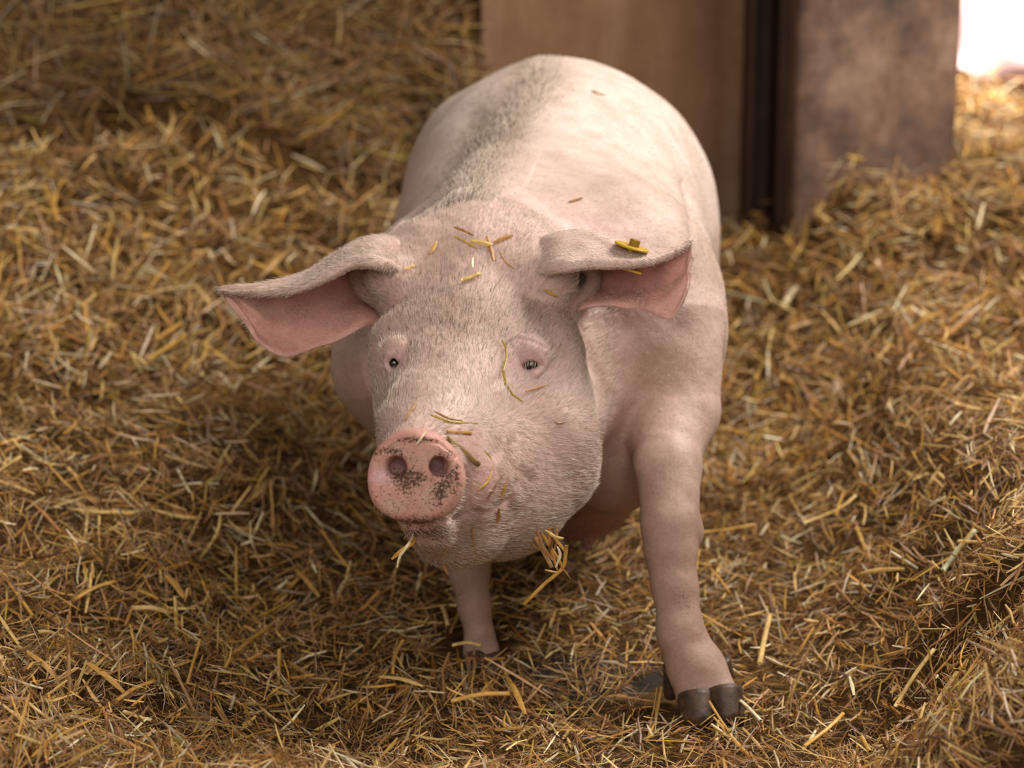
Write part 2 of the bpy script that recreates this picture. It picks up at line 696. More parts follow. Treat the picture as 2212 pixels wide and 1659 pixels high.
# near front leg (image right)
B.chain([((0.195, 3.14, 0.46), 0.105), (PY(1448, 890, 3.08), 0.066), (PY(1443, 1000, 3.00), 0.045), (PY(1443, 1130, 2.945), 0.0375),
         (PY(1447, 1190, 2.93), 0.0330), (PY(1456, 1270, 2.91), 0.0305), (PY(1473, 1360, 2.89), 0.0300),
         (PY(1500, 1430, 2.875), 0.0330)], 0.010)
B.ball(PY(1490, 1150, 2.95), 0.014, 0.02)
B.ellipsoid(PY(1325, 950, 3.16), (0.085, 0.09, 0.085), k=0.06)
B.cone(PY(1500, 1445, 2.87), 0.030, PY(1504, 1520, 2.845), 0.0245, 0.02)
B.cone(PY(1525, 1440, 2.875), 0.028, PY(1562, 1500, 2.845), 0.0235, 0.02)
B.cone(PY(1526, 1478, 2.812), 0.005, PY(1541, 1535, 2.806), 0.013, 0.010, 's')
# far front leg (image left)
B.chain([((-0.09, 3.22, 0.44), 0.10), (PY(1000, 1010, 3.19), 0.058), (PY(1006, 1120, 3.16), 0.040), (PY(1013, 1230, 3.14), 0.0295),
         (PY(1024, 1310, 3.12), 0.0245), (PY(1036, 1375, 3.11), 0.0215), (PY(1040, 1405, 3.10), 0.024)], 0.010)
B.cone(PY(1028, 1405, 3.09), 0.018, PY(1026, 1440, 3.07), 0.017, 0.015)
B.cone(PY(1052, 1405, 3.09), 0.016, PY(1054, 1435, 3.08), 0.016, 0.015)
# hind legs
for sx in (0.225, -0.06):
    B.chain([((sx, 3.86, 0.36), 0.12), ((sx, 3.78, 0.24), 0.062), ((sx, 3.90, 0.17), 0.036), ((sx, 3.88, 0.06), 0.03),
             ((sx, 3.85, 0.03), 0.033)], 0.04)
B.cone(PY(1325, 985, 3.16), 0.066, (0.09, 3.42, 0.175), 0.085, 0.06)
# udder
for ux, uy, uz, ur in ((0.02, 3.42, 0.17, 0.075), (0.115, 3.40, 0.165, 0.078), (0.02, 3.55, 0.165, 0.08), (0.12, 3.54, 0.16, 0.08),
                       (0.03, 3.68, 0.17, 0.075), (0.13, 3.68, 0.17, 0.075)):
    B.ball((ux, uy, uz), ur, 0.05)
    B.cone((ux, uy - 0.035, uz - ur + 0.016), 0.010, (ux, uy - 0.048, uz - ur - 0.008), 0.006, 0.012)
# tail
tp = [((0.10 + 0.02 * math.sin(i * 1.1), 4.15 + 0.03 * math.sin(i * 0.5) + 0.02 * math.cos(i * 1.1), 0.60 - 0.018 * i), 0.014 - 0.0009 * i) for i in range(10)]
B.chain(tp, 0.012)

# ---- head
H = B
H.chain([(C(900, 1021, 2.665), 0.0475), (C(935, 935, 2.77), 0.058), (C(998, 815, 2.945), 0.094)], 0.04)
H.cone(C(1012, 790, 2.985), 0.100, C(1024, 640, 3.07), 0.112, 0.05)
H.cone(C(905, 800, 2.955), 0.046, C(885, 900, 2.90), 0.034, 0.05)
H.ball(C(1130, 795, 3.005), 0.078, 0.05)
H.ball(C(1148, 945, 2.955), 0.085, 0.05)
H.ball(C(1166, 1010, 2.985), 0.067, 0.04)
H.ball(C(1082, 1060, 2.93), 0.080, 0.04)
H.ball(C(940, 960, 2.97), 0.066, 0.05)
H.cone(C(928, 1132, 2.735), 0.030, C(985, 1120, 2.825), 0.0535, 0.03)
H.cone(C(985, 1120, 2.825), 0.0535, C(1070, 1070, 2.93), 0.078, 0.03)
H.cone(C(1000, 1045, 2.755), 0.042, C(1060, 1000, 2.87), 0.055, 0.035)
H.cone(C(1085, 735, 2.915), 0.028, C(1170, 742, 2.955), 0.034, 0.04)
H.cone(C(868, 735, 2.945), 0.026, C(905, 725, 2.93), 0.026, 0.04)
# ear roots
H.cone(C(880, 590, 3.05), 0.058, C(815, 590, 3.03), 0.036, 0.04)
H.cone(C(1150, 600, 3.04), 0.062, C(1225, 600, 3.04), 0.040, 0.04)
H.cone(C(905, 625, 3.02), 0.040, C(836, 592, 2.975), 0.026, 0.035)
H.cone(C(1120, 630, 3.02), 0.045, C(1196, 592, 2.975), 0.030, 0.035)
H.cone(C(1262, 604, 2.975), 0.010, C(1236, 604, 3.03), 0.012, 0.012, 's')
# snout disc: a rounded elliptic cylinder
dn = -0.13 * RGT - 0.10 * UPV - 0.985 * FWD
dn /= np.linalg.norm(dn)
dx = RGT - dn * (RGT @ dn)
dx /= np.linalg.norm(dx)
dy = np.cross(dn, dx)
if dy @ UPV < 0:
    dy = -dy
dc = C(897, 1026, 2.638)


def disc(x, y, z):
    px, py, pz = x - dc[0], y - dc[1], z - dc[2]
    u = px * dx[0] + py * dx[1] + pz * dx[2]
    v = px * dy[0] + py * dy[1] + pz * dy[2]
    w = px * dn[0] + py * dn[1] + pz * dn[2]
    hwid = 0.0568 * (1 - 0.12 * np.clip(v / 0.055, -1, 1) ** 1)     # wider below than above
    r = np.sqrt((u / hwid) ** 2 + (v / 0.0555) ** 2)
    w2 = w - 0.004 * (1 - np.minimum(r, 1.2) ** 2)
    a = (r - 1) * 0.055 + 0.011
    b = np.abs(w2) - 0.017 + 0.011
    return np.sqrt(np.maximum(a, 0) ** 2 + np.maximum(b, 0) ** 2) + np.minimum(np.maximum(a, b), 0) - 0.011


H.add(disc, dc - 0.08, dc + 0.08, 0.014)
# lower lip
H.cone(C(893, 1126, 2.660), 0.016, C(940, 1122, 2.672), 0.018, 0.016)
H.cone(C(900, 1148, 2.695), 0.016, C(948, 1144, 2.705), 0.018, 0.016)
# nostrils
H.cone(C(822, 1028, 2.606), 0.0095, C(854, 1011, 2.624), 0.0090, 0.012, 's')
H.cone(C(853, 1010, 2.606), 0.0080, C(860, 1007, 2.640), 0.0075, 0.007, 's')
H.cone(C(950, 1008, 2.608), 0.0082, C(944, 1004, 2.640), 0.0072, 0.008, 's')
H.cone(C(960, 1015, 2.602), 0.006, C(948, 1008, 2.624), 0.008, 0.008, 's')

# ---- eyes, set on the surface
EYES = []
for ex, ey, inx in ((1146, 790, -1), (852, 786, 1)):
    s = H.surf(ex, ey)
    EYES.append((ex, ey, s, inx))
for ex, ey, s, inx in EYES:
    far = inx == 1
    q = 0.62 if far else 1.0

    def L(dx_, dy_, ds):
        return C(ex + dx_ * q * (-inx), ey + dy_, s + ds)
    # eyelid mound, then the slit, then the two swollen lid rims
    lm = 0.6 if far else 1.0
    H.chain([(L(-24, -30, .010), .006 * lm), (L(0, -38, .005), .010 * lm), (L(26, -28, .010), .007 * lm)], 0.02)
    H.chain([(L(-20, 2, -.004), .0035), (L(0, -1, -.006), .0055), (L(15, -4, -.003), .0045)], 0.004, 's')
    H.chain([(L(-29, 12, .001), .0035), (L(-20, 4, .003), .0055), (L(0, -1, .003), .0088), (L(15, -4, .005), .007)], 0.003, 's')
    H.chain([(L(-37, 12, .004), .0035), (L(-22, -11, .000), .0046), (L(-2, -25, -.0025), .0054), (L(16, -21, -.001), .0052), (L(29, -5, .004), .0040)], 0.003)
    H.chain([(L(-37, 16, .004), .0035), (L(-16, 21, .001), .0040), (L(8, 18, .000), .0043), (L(26, 5, .004), .0038)], 0.003)

sx = 2.6e-3
xf = 1.5e-3
xs = axis([(-0.34, -0.24, 0.006), (-0.24, -0.18, 0.004), (-0.18, -0.168, sx), (-0.168, -0.128, xf), (-0.128, -0.02, sx), (-0.02, 0.062, xf), (0.062, 0.13, sx), (0.13, 0.16, 0.004), (0.16, 0.36, 0.0055)])
ys = axis([(2.47, 2.56, 0.0018), (2.56, 2.72, sx), (2.72, 2.90, 0.0018), (2.90, 3.06, sx), (3.06, 3.25, 0.005), (3.25, 4.22, 0.0085)])
zs = axis([(-0.01, 0.30, 0.005), (0.30, 0.45, 0.0022), (0.45, 0.525, xf), (0.525, 0.72, sx), (0.72, 0.80, 0.005)])
fgrid = B.grid(xs, ys, zs)
PV, PQ = surface_nets(fgrid, xs, ys, zs)
del fgrid
PV = relax(PV, PQ, 2, 0.45)
PN = vert_normals(PV, PQ)

# sculpted creases and folds
ppx, ppy, pS = proj(PV)
front = (PN @ FWD) < 0.1
headm = front & (pS < 3.08)


def stroke(line, wid, depth, mask):
    d = seg_dist(ppx, ppy, line)
    return -depth * np.exp(-(d / wid) ** 2) * mask


disp = np.zeros(len(PV))
disp += stroke([(862, 1118), (900, 1132), (950, 1130), (1005, 1108), (1060, 1104), (1098, 1080), (1112, 1040)], 5.5, 0.0045, headm & (pS > 2.66))
disp += stroke([(1095, 745), (1120, 728), (1150, 735), (1180, 752)], 4.5, 0.003, headm)
disp += stroke([(1083, 800), (1088, 765), (1105, 745)], 5, 0.002, headm)
disp += stroke([(1175, 800), (1180, 770), (1190, 755)], 5, 0.002, headm)
disp += stroke([(1070, 830), (1080, 815)], 10, 0.004, headm)
disp += stroke([(1000, 1010), (1012, 1050), (1000, 1095)], 5, 0.0025, headm & (pS > 2.66))
disp += stroke([(1075, 1000), (1100, 1040), (1115, 1075)], 16, -0.004, headm)
disp += stroke([(1105, 960), (1120, 1010), (1150, 1035)], 12, 0.004, headm)
# wrinkles across the snout's upper rim
disp += stroke([(828, 975), (870, 950), (905, 952), (950, 955), (985, 985)], 4, 0.0028, headm & (pS < 2.68))
disp += stroke([(900, 1100), (898, 1135)], 4, 0.002, headm & (pS < 2.70))
disp += 0.0022 * np.array([fbm(a * 30 + 3, b * 30) for a, b in [(PV[:, 0] + PV[:, 1] * .6, PV[:, 2] + PV[:, 1] * .4)]][0]) * (pS < 3.2)
disp += 0.006 * fbm(PV[:, 0] * 9 + 3 + PV[:, 1] * 4, PV[:, 2] * 9 + PV[:, 1] * 5, 2)
disp += stroke([(1475, 395), (1488, 450), (1497, 510)], 7, 0.004, front & (pS > 3.1))
disp += stroke([(850, 505), (905, 458), (955, 405), (1000, 330), (1030, 275)], 36, 0.0065, front & (pS > 3.08))
PV = PV + PN * disp[:, None]
PN = vert_normals(PV, PQ)


# ---- ears: thick curved sheets, rim -> top -> back -> lower edge
def ear_grid(rows, nu, nv):
    P = np.array([[C(*p) for p in r] for r in rows])
    G = catmull(P, np.linspace(0, len(rows) - 1, nu))
    G = np.swapaxes(G, 0, 1)
    G = catmull(G, np.linspace(0, len(rows[0]) - 1, nv))
    return np.swapaxes(G, 0, 1)


EAR_L = [
    [(885, 612, 3.03), (885, 530, 3.06), (870, 570, 3.12), (850, 640, 3.11), (840, 700, 3.06)],
    [(822, 578, 2.905), (820, 513, 2.985), (800, 560, 3.08), (790, 640, 3.075), (786, 706, 3.01)],
    [(762, 574, 2.895), (762, 527, 2.965), (742, 570, 3.055), (735, 660, 3.055), (738, 731, 3.00)],
    [(695, 606, 2.89), (700, 571, 2.945), (680, 600, 3.02), (672, 680, 3.025), (690, 746, 2.985)],
    [(628, 631, 2.895), (632, 606, 2.93), (618, 630, 2.98), (610, 700, 2.985), (618, 771, 2.96)],
    [(560, 637, 2.905), (560, 622, 2.925), (552, 640, 2.95), (552, 690, 2.955), (557, 741, 2.945)],
    [(508, 636, 2.92), (506, 624, 2.928), (502, 632, 2.94), (508, 655, 2.945), (534, 703, 2.94)],
    [(476, 630, 2.928), (472, 624, 2.931), (475, 629, 2.936), (480, 635, 2.94), (494, 650, 2.938)],
]
EAR_R = [
    [(1128, 612, 3.03), (1115, 548, 3.06), (1160, 570, 3.13), (1185, 640, 3.12), (1195, 700, 3.06)],
    [(1205, 588, 2.91), (1178, 518, 2.99), (1215, 560, 3.09), (1245, 620, 3.085), (1258, 668, 3.01)],
    [(1268, 577, 2.90), (1238, 506, 2.975), (1265, 545, 3.07), (1290, 610, 3.065), (1298, 661, 3.00)],
    [(1335, 577, 2.90), (1305, 514, 2.96), (1325, 550, 3.04), (1345, 615, 3.04), (1348, 667, 2.99)],
    [(1400, 570, 2.91), (1378, 540, 2.955), (1390, 565, 3.005), (1400, 620, 3.01), (1393, 669, 2.975)],
    [(1448, 553, 2.93), (1436, 541, 2.955), (1446, 562, 2.98), (1452, 620, 2.98), (1438, 688, 2.955)],
    [(1476, 538, 2.945), (1472, 530, 2.956), (1478, 548, 2.967), (1482, 600, 2.965), (1462, 676, 2.95)],
    [(1495, 523, 2.955), (1494, 520, 2.959), (1492, 534, 2.963), (1490, 575, 2.962), (1487, 625, 2.955)],
]


def ear_mesh(rows, th0, th1, nu=90, nv=64):
    G = ear_grid(rows, nu, nv)
    du = np.gradient(G, axis=0)
    dv = np.gradient(G, axis=1)
    n = np.cross(du, dv)
    n /= np.linalg.norm(n, axis=2, keepdims=True) + 1e-12
    u = np.linspace(0, 1, nu)[:, None]
    v = np.linspace(0, 1, nv)[None, :]
    th = (th0 + (th1 - th0) * u) * np.ones_like(v)
    # thick rolled rim on the v=0 side, thin lower edge, rounded at the borders
    th = th * (1 + 1.6 * np.exp(-(v / 0.075) ** 2) * (1 - 0.55 * u))
    edge = np.minimum(np.minimum(v / 0.03, (1 - v) / 0.03), (1 - u) / 0.03)
    th = th * np.sqrt(np.clip(1 - (1 - np.clip(edge, 0, 1)) ** 2, 0.02, 1))
    wob = (0.0055 * fbm(u * 5 + 2 + 3 * v, v * 6 + 2 * u, 3) + 0.0016 * np.sin(v * 22 + 7 * u)) * np.clip(v * 5, 0, 1)
    A = G + n * (th / 2 + wob)[..., None]
    Bk = G - n * (th / 2 - wob)[..., None]
    V = np.concatenate([A.reshape(-1, 3), Bk.reshape(-1, 3)])
    i = np.arange(nu - 1)[:, None] * nv + np.arange(nv - 1)[None, :]
    i = i.ravel()
    q1 = np.column_stack([i, i + nv, i + nv + 1, i + 1])
    o = nu * nv
    q2 = q1[:, ::-1] + o
    Q = [q1, q2]

    def seam(k):
        k = np.array(k)
        a, b = k[:-1], k[1:]
        Q.append(np.column_stack([a, b, b + o, a + o]))
    seam([j for j in range(nv)][::1])
    seam([(nu - 1) * nv + j for j in range(nv)][::-1])
    seam([r * nv for r in range(nu)][::-1])
    seam([r * nv + nv - 1 for r in range(nu)])
    Q = np.concatenate(Q)
    uu = np.concatenate([(u + 0 * v).ravel()] * 2)
    vv = np.concatenate([(v + 0 * u).ravel()] * 2)
    side = np.concatenate([np.zeros(o), np.ones(o)])
    return V, Q, uu, vv, side


EV, EQ, EU, EVV, ES = [], [], [], [], []
nbase = len(PV)
off = nbase
for rows, flip in ((EAR_L, False), (EAR_R, True)):
    v_, q_, u_, w_, s_ = ear_mesh(rows, 0.009, 0.0045)
    if flip:
        q_ = q_[:, ::-1]
        s_ = 1 - s_
    EV.append(v_)
    EQ.append(q_ + off)
    EU.append(u_)
    EVV.append(w_)
    ES.append(s_)
    off += len(v_)
AV = np.concatenate([PV] + EV)
AQ = np.concatenate([PQ] + EQ)
AN = vert_normals(AV, AQ)
ear_u = np.concatenate([np.full(nbase, -1.0)] + EU)
ear_v = np.concatenate([np.full(nbase, -1.0)] + EVV)
ear_s = np.concatenate([np.full(nbase, -1.0)] + ES)
is_ear = ear_u >= 0

# ---- skin colour and dirt from anatomy, some light and shade painted in
apx, apy, aS = proj(AV)
afront = (AN @ FWD) < 0.15
hm = afront & (aS < 3.1) & ~is_ear & (apx < 1325)


def blob(cx, cy, rx, ry, ang=0):
    c, s = math.cos(ang), math.sin(ang)
    u = ((apx - cx) * c + (apy - cy) * s) / rx
    v = (-(apx - cx) * s + (apy - cy) * c) / ry
    return np.exp(-(u * u + v * v))


def lerp(a, b, t):
    return a + (np.array(b) - a) * t[:, None]


colr = np.tile(np.array([0.63, 0.475, 0.405]), (len(AV), 1))
# pinker head, legs and belly, paler back
back = sstep(3.15, 3.6, AV[:, 1]) * sstep(0.3, 0.6, AV[:, 2])
colr = lerp(colr, (0.70, 0.575, 0.50), back)
headw = (1 - sstep(3.0, 3.2, AV[:, 1])) * sstep(0.30, 0.40, AV[:, 2])
colr = lerp(colr, (0.68, 0.465, 0.425), headw * 0.85)
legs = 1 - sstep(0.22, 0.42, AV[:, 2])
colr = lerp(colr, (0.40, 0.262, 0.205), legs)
# eyes and muzzle skin
for cx, cy, r in ((1135, 780, 48), (858, 785, 30)):
    colr = lerp(colr, (0.63, 0.41, 0.41), blob(cx, cy, r, r * .85) * hm * 0.9)
colr = lerp(colr, (0.60, 0.37, 0.33), blob(1050, 1055, 60, 60) * hm * 0.8)
# grime over the brow and the spine
g = np.clip(blob(1010, 690, 130, 70) + 0.5 * blob(920, 640, 120, 60) + .4 * blob(860, 880, 40, 80), 0, 1) * hm
colr = lerp(colr, (0.33, 0.23, 0.155), g * 0.62)
colr = lerp(colr, (0.70, 0.58, 0.50), np.clip(blob(965, 850, 55, 45) + blob(1050, 935, 40, 60, -.5), 0, 1) * hm * 0.7)  # pale bridge and cheek; cheek ridge highlight painted into the colour
muz = np.clip(blob(1045, 1040, 62, 80) + blob(1020, 960, 40, 50), 0, 1) * hm
colr = lerp(colr, (0.62, 0.39, 0.345), muz * 0.7)
sp_d = seg_dist(apx, apy, [(985, 470), (1010, 400), (1050, 320), (1110, 240), (1165, 165)])
ridge = np.exp(-(sp_d / 55) ** 2) * (aS > 3.05) * afront
colr = lerp(colr, (0.38, 0.30, 0.21), ridge * 0.62)
nz1 = fbm(AV[:, 0] * 7 + AV[:, 1] * 3, AV[:, 2] * 7 + 3, 4)
colr = lerp(colr, (0.42, 0.30, 0.22), np.clip(nz1 * 1.1 + 0.05, 0, 0.5) * (0.35 + 0.65 * (aS > 3.1)))
colr = lerp(colr, (0.40, 0.27, 0.19), (blob(1440, 830, 130, 110) * .5 + blob(1420, 760, 60, 50) * .4) * (aS > 2.9))
ud = (1 - sstep(0.20, 0.36, AV[:, 2])) * sstep(3.04, 3.34, AV[:, 1]) * (np.abs(AV[:, 0] - 0.07) < 0.16)
colr = lerp(colr, (0.44, 0.25, 0.22), ud * 0.8)
colr = lerp(colr, (0.57, 0.40, 0.345), blob(890, 400, 60, 110, .3) * (aS > 3.2) * 0.8)  # left flank's shading painted in as a darker pink
# snout
q = AV - dc
du_, dv_, dw_ = q @ dx, q @ dy, q @ dn
sn = (1 - sstep(0.052, 0.064, np.hypot(du_, dv_ * 1.02))) * sstep(-0.022, -0.010, dw_)
colr = lerp(colr, (0.60, 0.30, 0.245), sn)
colr = lerp(colr, (0.66, 0.40, 0.335), sn * blob(910, 1070, 70, 40) * 0.8)
colr = lerp(colr, (0.60, 0.36, 0.28), sn * blob(900, 990, 60, 24) * 0.7)
colr = lerp(colr, (0.42, 0.17, 0.14), sn * np.exp(-((apy - 1128) / 16) ** 2) * 0.7)
colr = lerp(colr, (0.72, 0.47, 0.50), sn * blob(826, 1030, 26, 18) * 0.9)
nost = np.minimum(np.hypot(apx - 864, apy - 1008), np.hypot(apx - 945, apy - 1006))
colr = lerp(colr, (0.22, 0.115, 0.135), (dw_ < 0.013) * (dw_ > -0.08) * (np.hypot(du_, dv_) < 0.04) * np.exp(-(nost / 26) ** 2))
colr = lerp(colr, (0.42, 0.22, 0.18), blob(915, 1150, 50, 22) * hm * 0.8)
# ears: pink inside, grey-pink outside, both lightened for transmitted light and rim highlight
inner = is_ear & (ear_s < 0.5)
colr = np.where((is_ear)[:, None], np.array([0.64, 0.465, 0.40]), colr)  # lighter base paints in the rim's pale highlight
colr = np.where((inner & (ear_v > 0.16))[:, None], np.array([0.70, 0.43, 0.37]), colr)  # raised pink paints in light passing through the ear
en = fbm(ear_u * 9 + 4 * ear_s, ear_v * 8, 3)
colr = lerp(colr, (0.38, 0.23, 0.18), np.clip(en * 1.3, 0, 0.55) * is_ear)
colr = lerp(colr, (0.74, 0.38, 0.32), is_ear * inner * np.exp(-((ear_v - 0.85) / 0.2) ** 2) * .6)
colr = lerp(colr, (0.05, 0.025, 0.018), blob(1254, 602, 20, 20) * (aS > 2.95))  # dark of the ear hole painted in as shade
# dirt mask, also darkening the ear hole as painted shade
smn = fbm(du_ * 60 + 4, dv_ * 60, 3)
colr = lerp(colr, (0.56, 0.36, 0.27), sn * np.clip(smn * 1.6 + .2, 0, .8))
dirt_shade = np.zeros(len(AV))
dirt_shade += sn * 0.10 * sstep(0.0, 0.03, -dv_) + sn * 0.05
dirt_shade += sn * 0.40 * np.clip(blob(870, 1035, 36, 26, .7) * 1.1 + blob(955, 1050, 18, 40, .3) * 1.1 + blob(905, 1030, 26, 14) + .75 * blob(835, 975, 45, 9, -.2)
                            + .8 * blob(905, 950, 70, 7) + .7 * blob(985, 1030, 14, 40) + .6 * blob(870, 985, 40, 12, .3) + .8 * blob(905, 1130, 80, 12) + .7 * blob(960, 980, 22, 14), 0, 1)
dirt_shade += hm * 0.40 * np.clip(blob(900, 1150, 60, 16) + blob(955, 1155, 26, 30), 0, 1)
dirt_shade += 0.26 * blob(1478, 1300, 40, 34) * (aS < 3.2) * (AV[:, 2] < .3)
dirt_shade += 0.30 * blob(1500, 1530, 80, 45) + 0.22 * blob(985, 1290, 26, 44, .5) * (aS > 2.95) * (AV[:, 2] < .3)
dirt_shade += 0.20 * hm * (blob(1090, 1215, 120, 22, -.35) + blob(960, 1235, 60, 16))
dirt_shade += 0.30 * ud
dirt_shade += 0.13 * sstep(0, 1, ridge) + 0.06 * headw
dirt_shade += 0.24 * (blob(1078, 835, 16, 9, .6) + blob(1126, 826, 8, 6)) * hm
dirt_shade += 0.34 * (blob(1418, 415, 5, 6) + blob(1492, 453, 4, 6) + blob(942, 244, 4, 6) + blob(1150, 478, 5, 5)) * (aS > 3.05)
dirt_shade += 0.18 * is_ear * inner * (blob(640, 670, 30, 25, .8) + blob(1375, 640, 40, 12, .9))
dirt_shade += 0.30 * is_ear * inner * blob(1262, 600, 14, 22)  # deepens the painted shade at the ear hole
dirt_shade += 0.25 * np.exp(-(seg_dist(apx, apy, [(1468, 398), (1482, 440), (1496, 500)]) / 4) ** 2) * (aS > 3.1)

pig_org = np.array([0.08, 3.4, 0.0])
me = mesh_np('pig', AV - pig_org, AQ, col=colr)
da = me.attributes.new('dirt_shade', 'FLOAT', 'POINT')
da.data.foreach_set('value', np.clip(dirt_shade, 0, 0.6).astype(np.float32))
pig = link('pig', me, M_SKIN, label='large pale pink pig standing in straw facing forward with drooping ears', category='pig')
pig.location = pig_org


def child(name, V, Q, mat, parent=pig, org=pig_org, T=None, col=None, smooth=True, **props):
    m_ = mesh_np(name, np.asarray(V) - org, Q, T, smooth, col)
    return link(name, m_, mat, parent, **props)


def sphere(c, r, nu=24, nv=16, R=None):
    th = np.linspace(0, np.pi, nv)
    ph = np.linspace(0, 2 * np.pi, nu, endpoint=False)
    P = np.array([[math.sin(t) * math.cos(p), math.sin(t) * math.sin(p), math.cos(t)] for t in th for p in ph])
    r = np.broadcast_to(np.asarray(r, float), (3,))
    P = P * r
    if R is not None:
        P = P @ R
    P = P + c
    Q = []
    for i in range(nv - 1):
        for j in range(nu):
            Q.append((i * nu + j, (i + 1) * nu + j, (i + 1) * nu + (j + 1) % nu, i * nu + (j + 1) % nu))
    return P, np.array(Q)


for ex, ey, s, inx in EYES:
    far = inx == 1
    v_, q_ = sphere(C(ex + (2 if not far else 0), ey - 1, s + 0.0115), 0.0125 if not far else 0.0095)
    child('eye', v_, q_, M_EYE, label='dark brown wet eye')
v_, q_ = sphere(C(1125, 799, EYES[0][2] + 0.0040), (0.0090, 0.007, 0.0055))
child('eye_corner', v_, q_, M_CARUNCLE, label='pink inner corner of the eye')


# hooves: flattened horn cones, two toes and two dewclaws on each front foot
def hoof(top, tip, r0, r1, name='hoof'):
    top = np.array(top)
    tip = np.array(tip)
    ax_ = tip - top
    L_ = np.linalg.norm(ax_)
    ax_ = ax_ / L_
    s_ = np.cross(ax_, [0, 1, 0.2])
    s_ /= np.linalg.norm(s_)
    f_ = np.cross(s_, ax_)
    V, Q = [], []
    n, m_ = 16, 9
    for i, t in enumerate(np.linspace(0, 1, m_)):
        r = (r0 + (r1 - r0) * t) * (1 if t < 0.85 else math.sqrt(max(1 - ((t - .85) / .15) ** 2, 0.02)))
        for a in np.linspace(0, 2 * np.pi, n, endpoint=False):
            V.append(top + ax_ * L_ * t + s_ * math.cos(a) * r + f_ * math.sin(a) * r * 1.25 * (1 + 0.25 * t))
    for i in range(m_ - 1):
        for j in range(n):
            Q.append((i * n + j, (i + 1) * n + j, (i + 1) * n + (j + 1) % n, i * n + (j + 1) % n))
    V.append(V[0] * 0 + top)
    V.append(V[0] * 0 + tip)
    T = [(n * m_, j, (j + 1) % n) for j in range(n)] + [(n * m_ + 1, (m_ - 1) * n + (j + 1) % n, (m_ - 1) * n + j) for j in range(n)]
    return child(name, np.array(V), np.array(Q), M_HOOF, T=np.array(T))


hoof(PY(1506, 1505, 2.845), PY(1508, 1580, 2.815), 0.0265, 0.0235)
hoof(PY(1563, 1490, 2.845), PY(1578, 1572, 2.815), 0.0245, 0.0215)
hoof(PY(1452, 1440, 2.895), PY(1448, 1512, 2.90), 0.0125, 0.0085, 'dewclaw')
hoof(PY(1560, 1425, 2.905), PY(1576, 1468, 2.905), 0.0115, 0.0075, 'dewclaw')
hoof(PY(1026, 1432, 3.07), PY(1024, 1462, 3.04), 0.0185, 0.0165)
hoof(PY(1054, 1425, 3.085), PY(1058, 1462, 3.04), 0.0175, 0.0165)
for sx_ in (0.225, -0.06):
    hoof((sx_ - .018, 3.85, .035), (sx_ - .02, 3.82, 0.002), .019, .017)
    hoof((sx_ + .018, 3.85, .035), (sx_ + .02, 3.82, 0.002), .019, .017)


# ear tag
def frame_from(n, up):
    n = n / np.linalg.norm(n)
    a = up - n * (up @ n)
    a /= np.linalg.norm(a)
    return n, a, np.cross(n, a)


def plate(outline, c, ax1, ax2, nrm, th):
    k = len(outline)
    V = [c + ax1 * p[0] + ax2 * p[1] + nrm * (th / 2) for p in outline] + [c + ax1 * p[0] + ax2 * p[1] - nrm * (th / 2) for p in outline]
    return np.array(V), k


def prism(name, outline, c, ax1, ax2, nrm, th, mat, parent, **pr):
    import bmesh
    V, k = plate(outline, c, ax1, ax2, nrm, th)
    V = V - pig_org
    bm = bmesh.new()
    vs = [bm.verts.new(v) for v in V]
    bm.faces.new(vs[:k])
    bm.faces.new(vs[k:][::-1])
    for i in range(k):
        bm.faces.new((vs[i], vs[k + i], vs[k + (i + 1) % k], vs[(i + 1) % k]))
    bmesh.ops.recalc_face_normals(bm, faces=bm.faces)
    bmesh.ops.bevel(bm, geom=list(bm.edges), offset=min(th * .25, .0006), segments=1, affect='EDGES')
    m_ = bpy.data.meshes.new(name)
    bm.to_mesh(m_)
    bm.free()
    return link(name, m_, mat, parent, **pr)


tag = link('ear_tag', None, parent=pig)
tn = UPV * 0.93 - FWD * 0.20 + RGT * 0.27            # plate normal: facing up, seen nearly edge on
tn /= np.linalg.norm(tn)
ta = C(1400, 543, 2.93) - C(1330, 524, 2.93)
ta -= tn * (ta @ tn)
ta /= np.linalg.norm(ta)
tb = np.cross(tn, ta)
tc_ = C(1365, 533, 2.925)
rr = 0.0225
disc_o = [(rr * math.cos(a), rr * 0.9 * math.sin(a)) for a in np.linspace(0, 2 * np.pi, 28, endpoint=False)]
prism('tag_plate', disc_o, tc_, ta, tb, tn, 0.0028, M_TAG, tag, label='yellow plastic button plate')
so = [(0.0068 * math.cos(a), 0.0068 * math.sin(a)) for a in np.linspace(0, 2 * np.pi, 16, endpoint=False)]
prism('stud', so, tc_ + tn * 0.0055 + ta * 0.002, ta, tb, tn, 0.009, M_TAGDIRT, tag, label='grimy dark stud on the tag')
prism('stem', [(p[0] * .5, p[1] * .5) for p in so], tc_ - tn * 0.012, ta, tb, tn, 0.026, M_TAG, tag)
lo_ = [(-0.026, -0.012), (0.012, -0.012), (0.014, 0.010), (-0.026, 0.012)]
prism('back_plate', lo_, C(1366, 583, 2.93), ta, tb, tn, 0.003, M_TAG, tag, label='yellow plate under the ear')


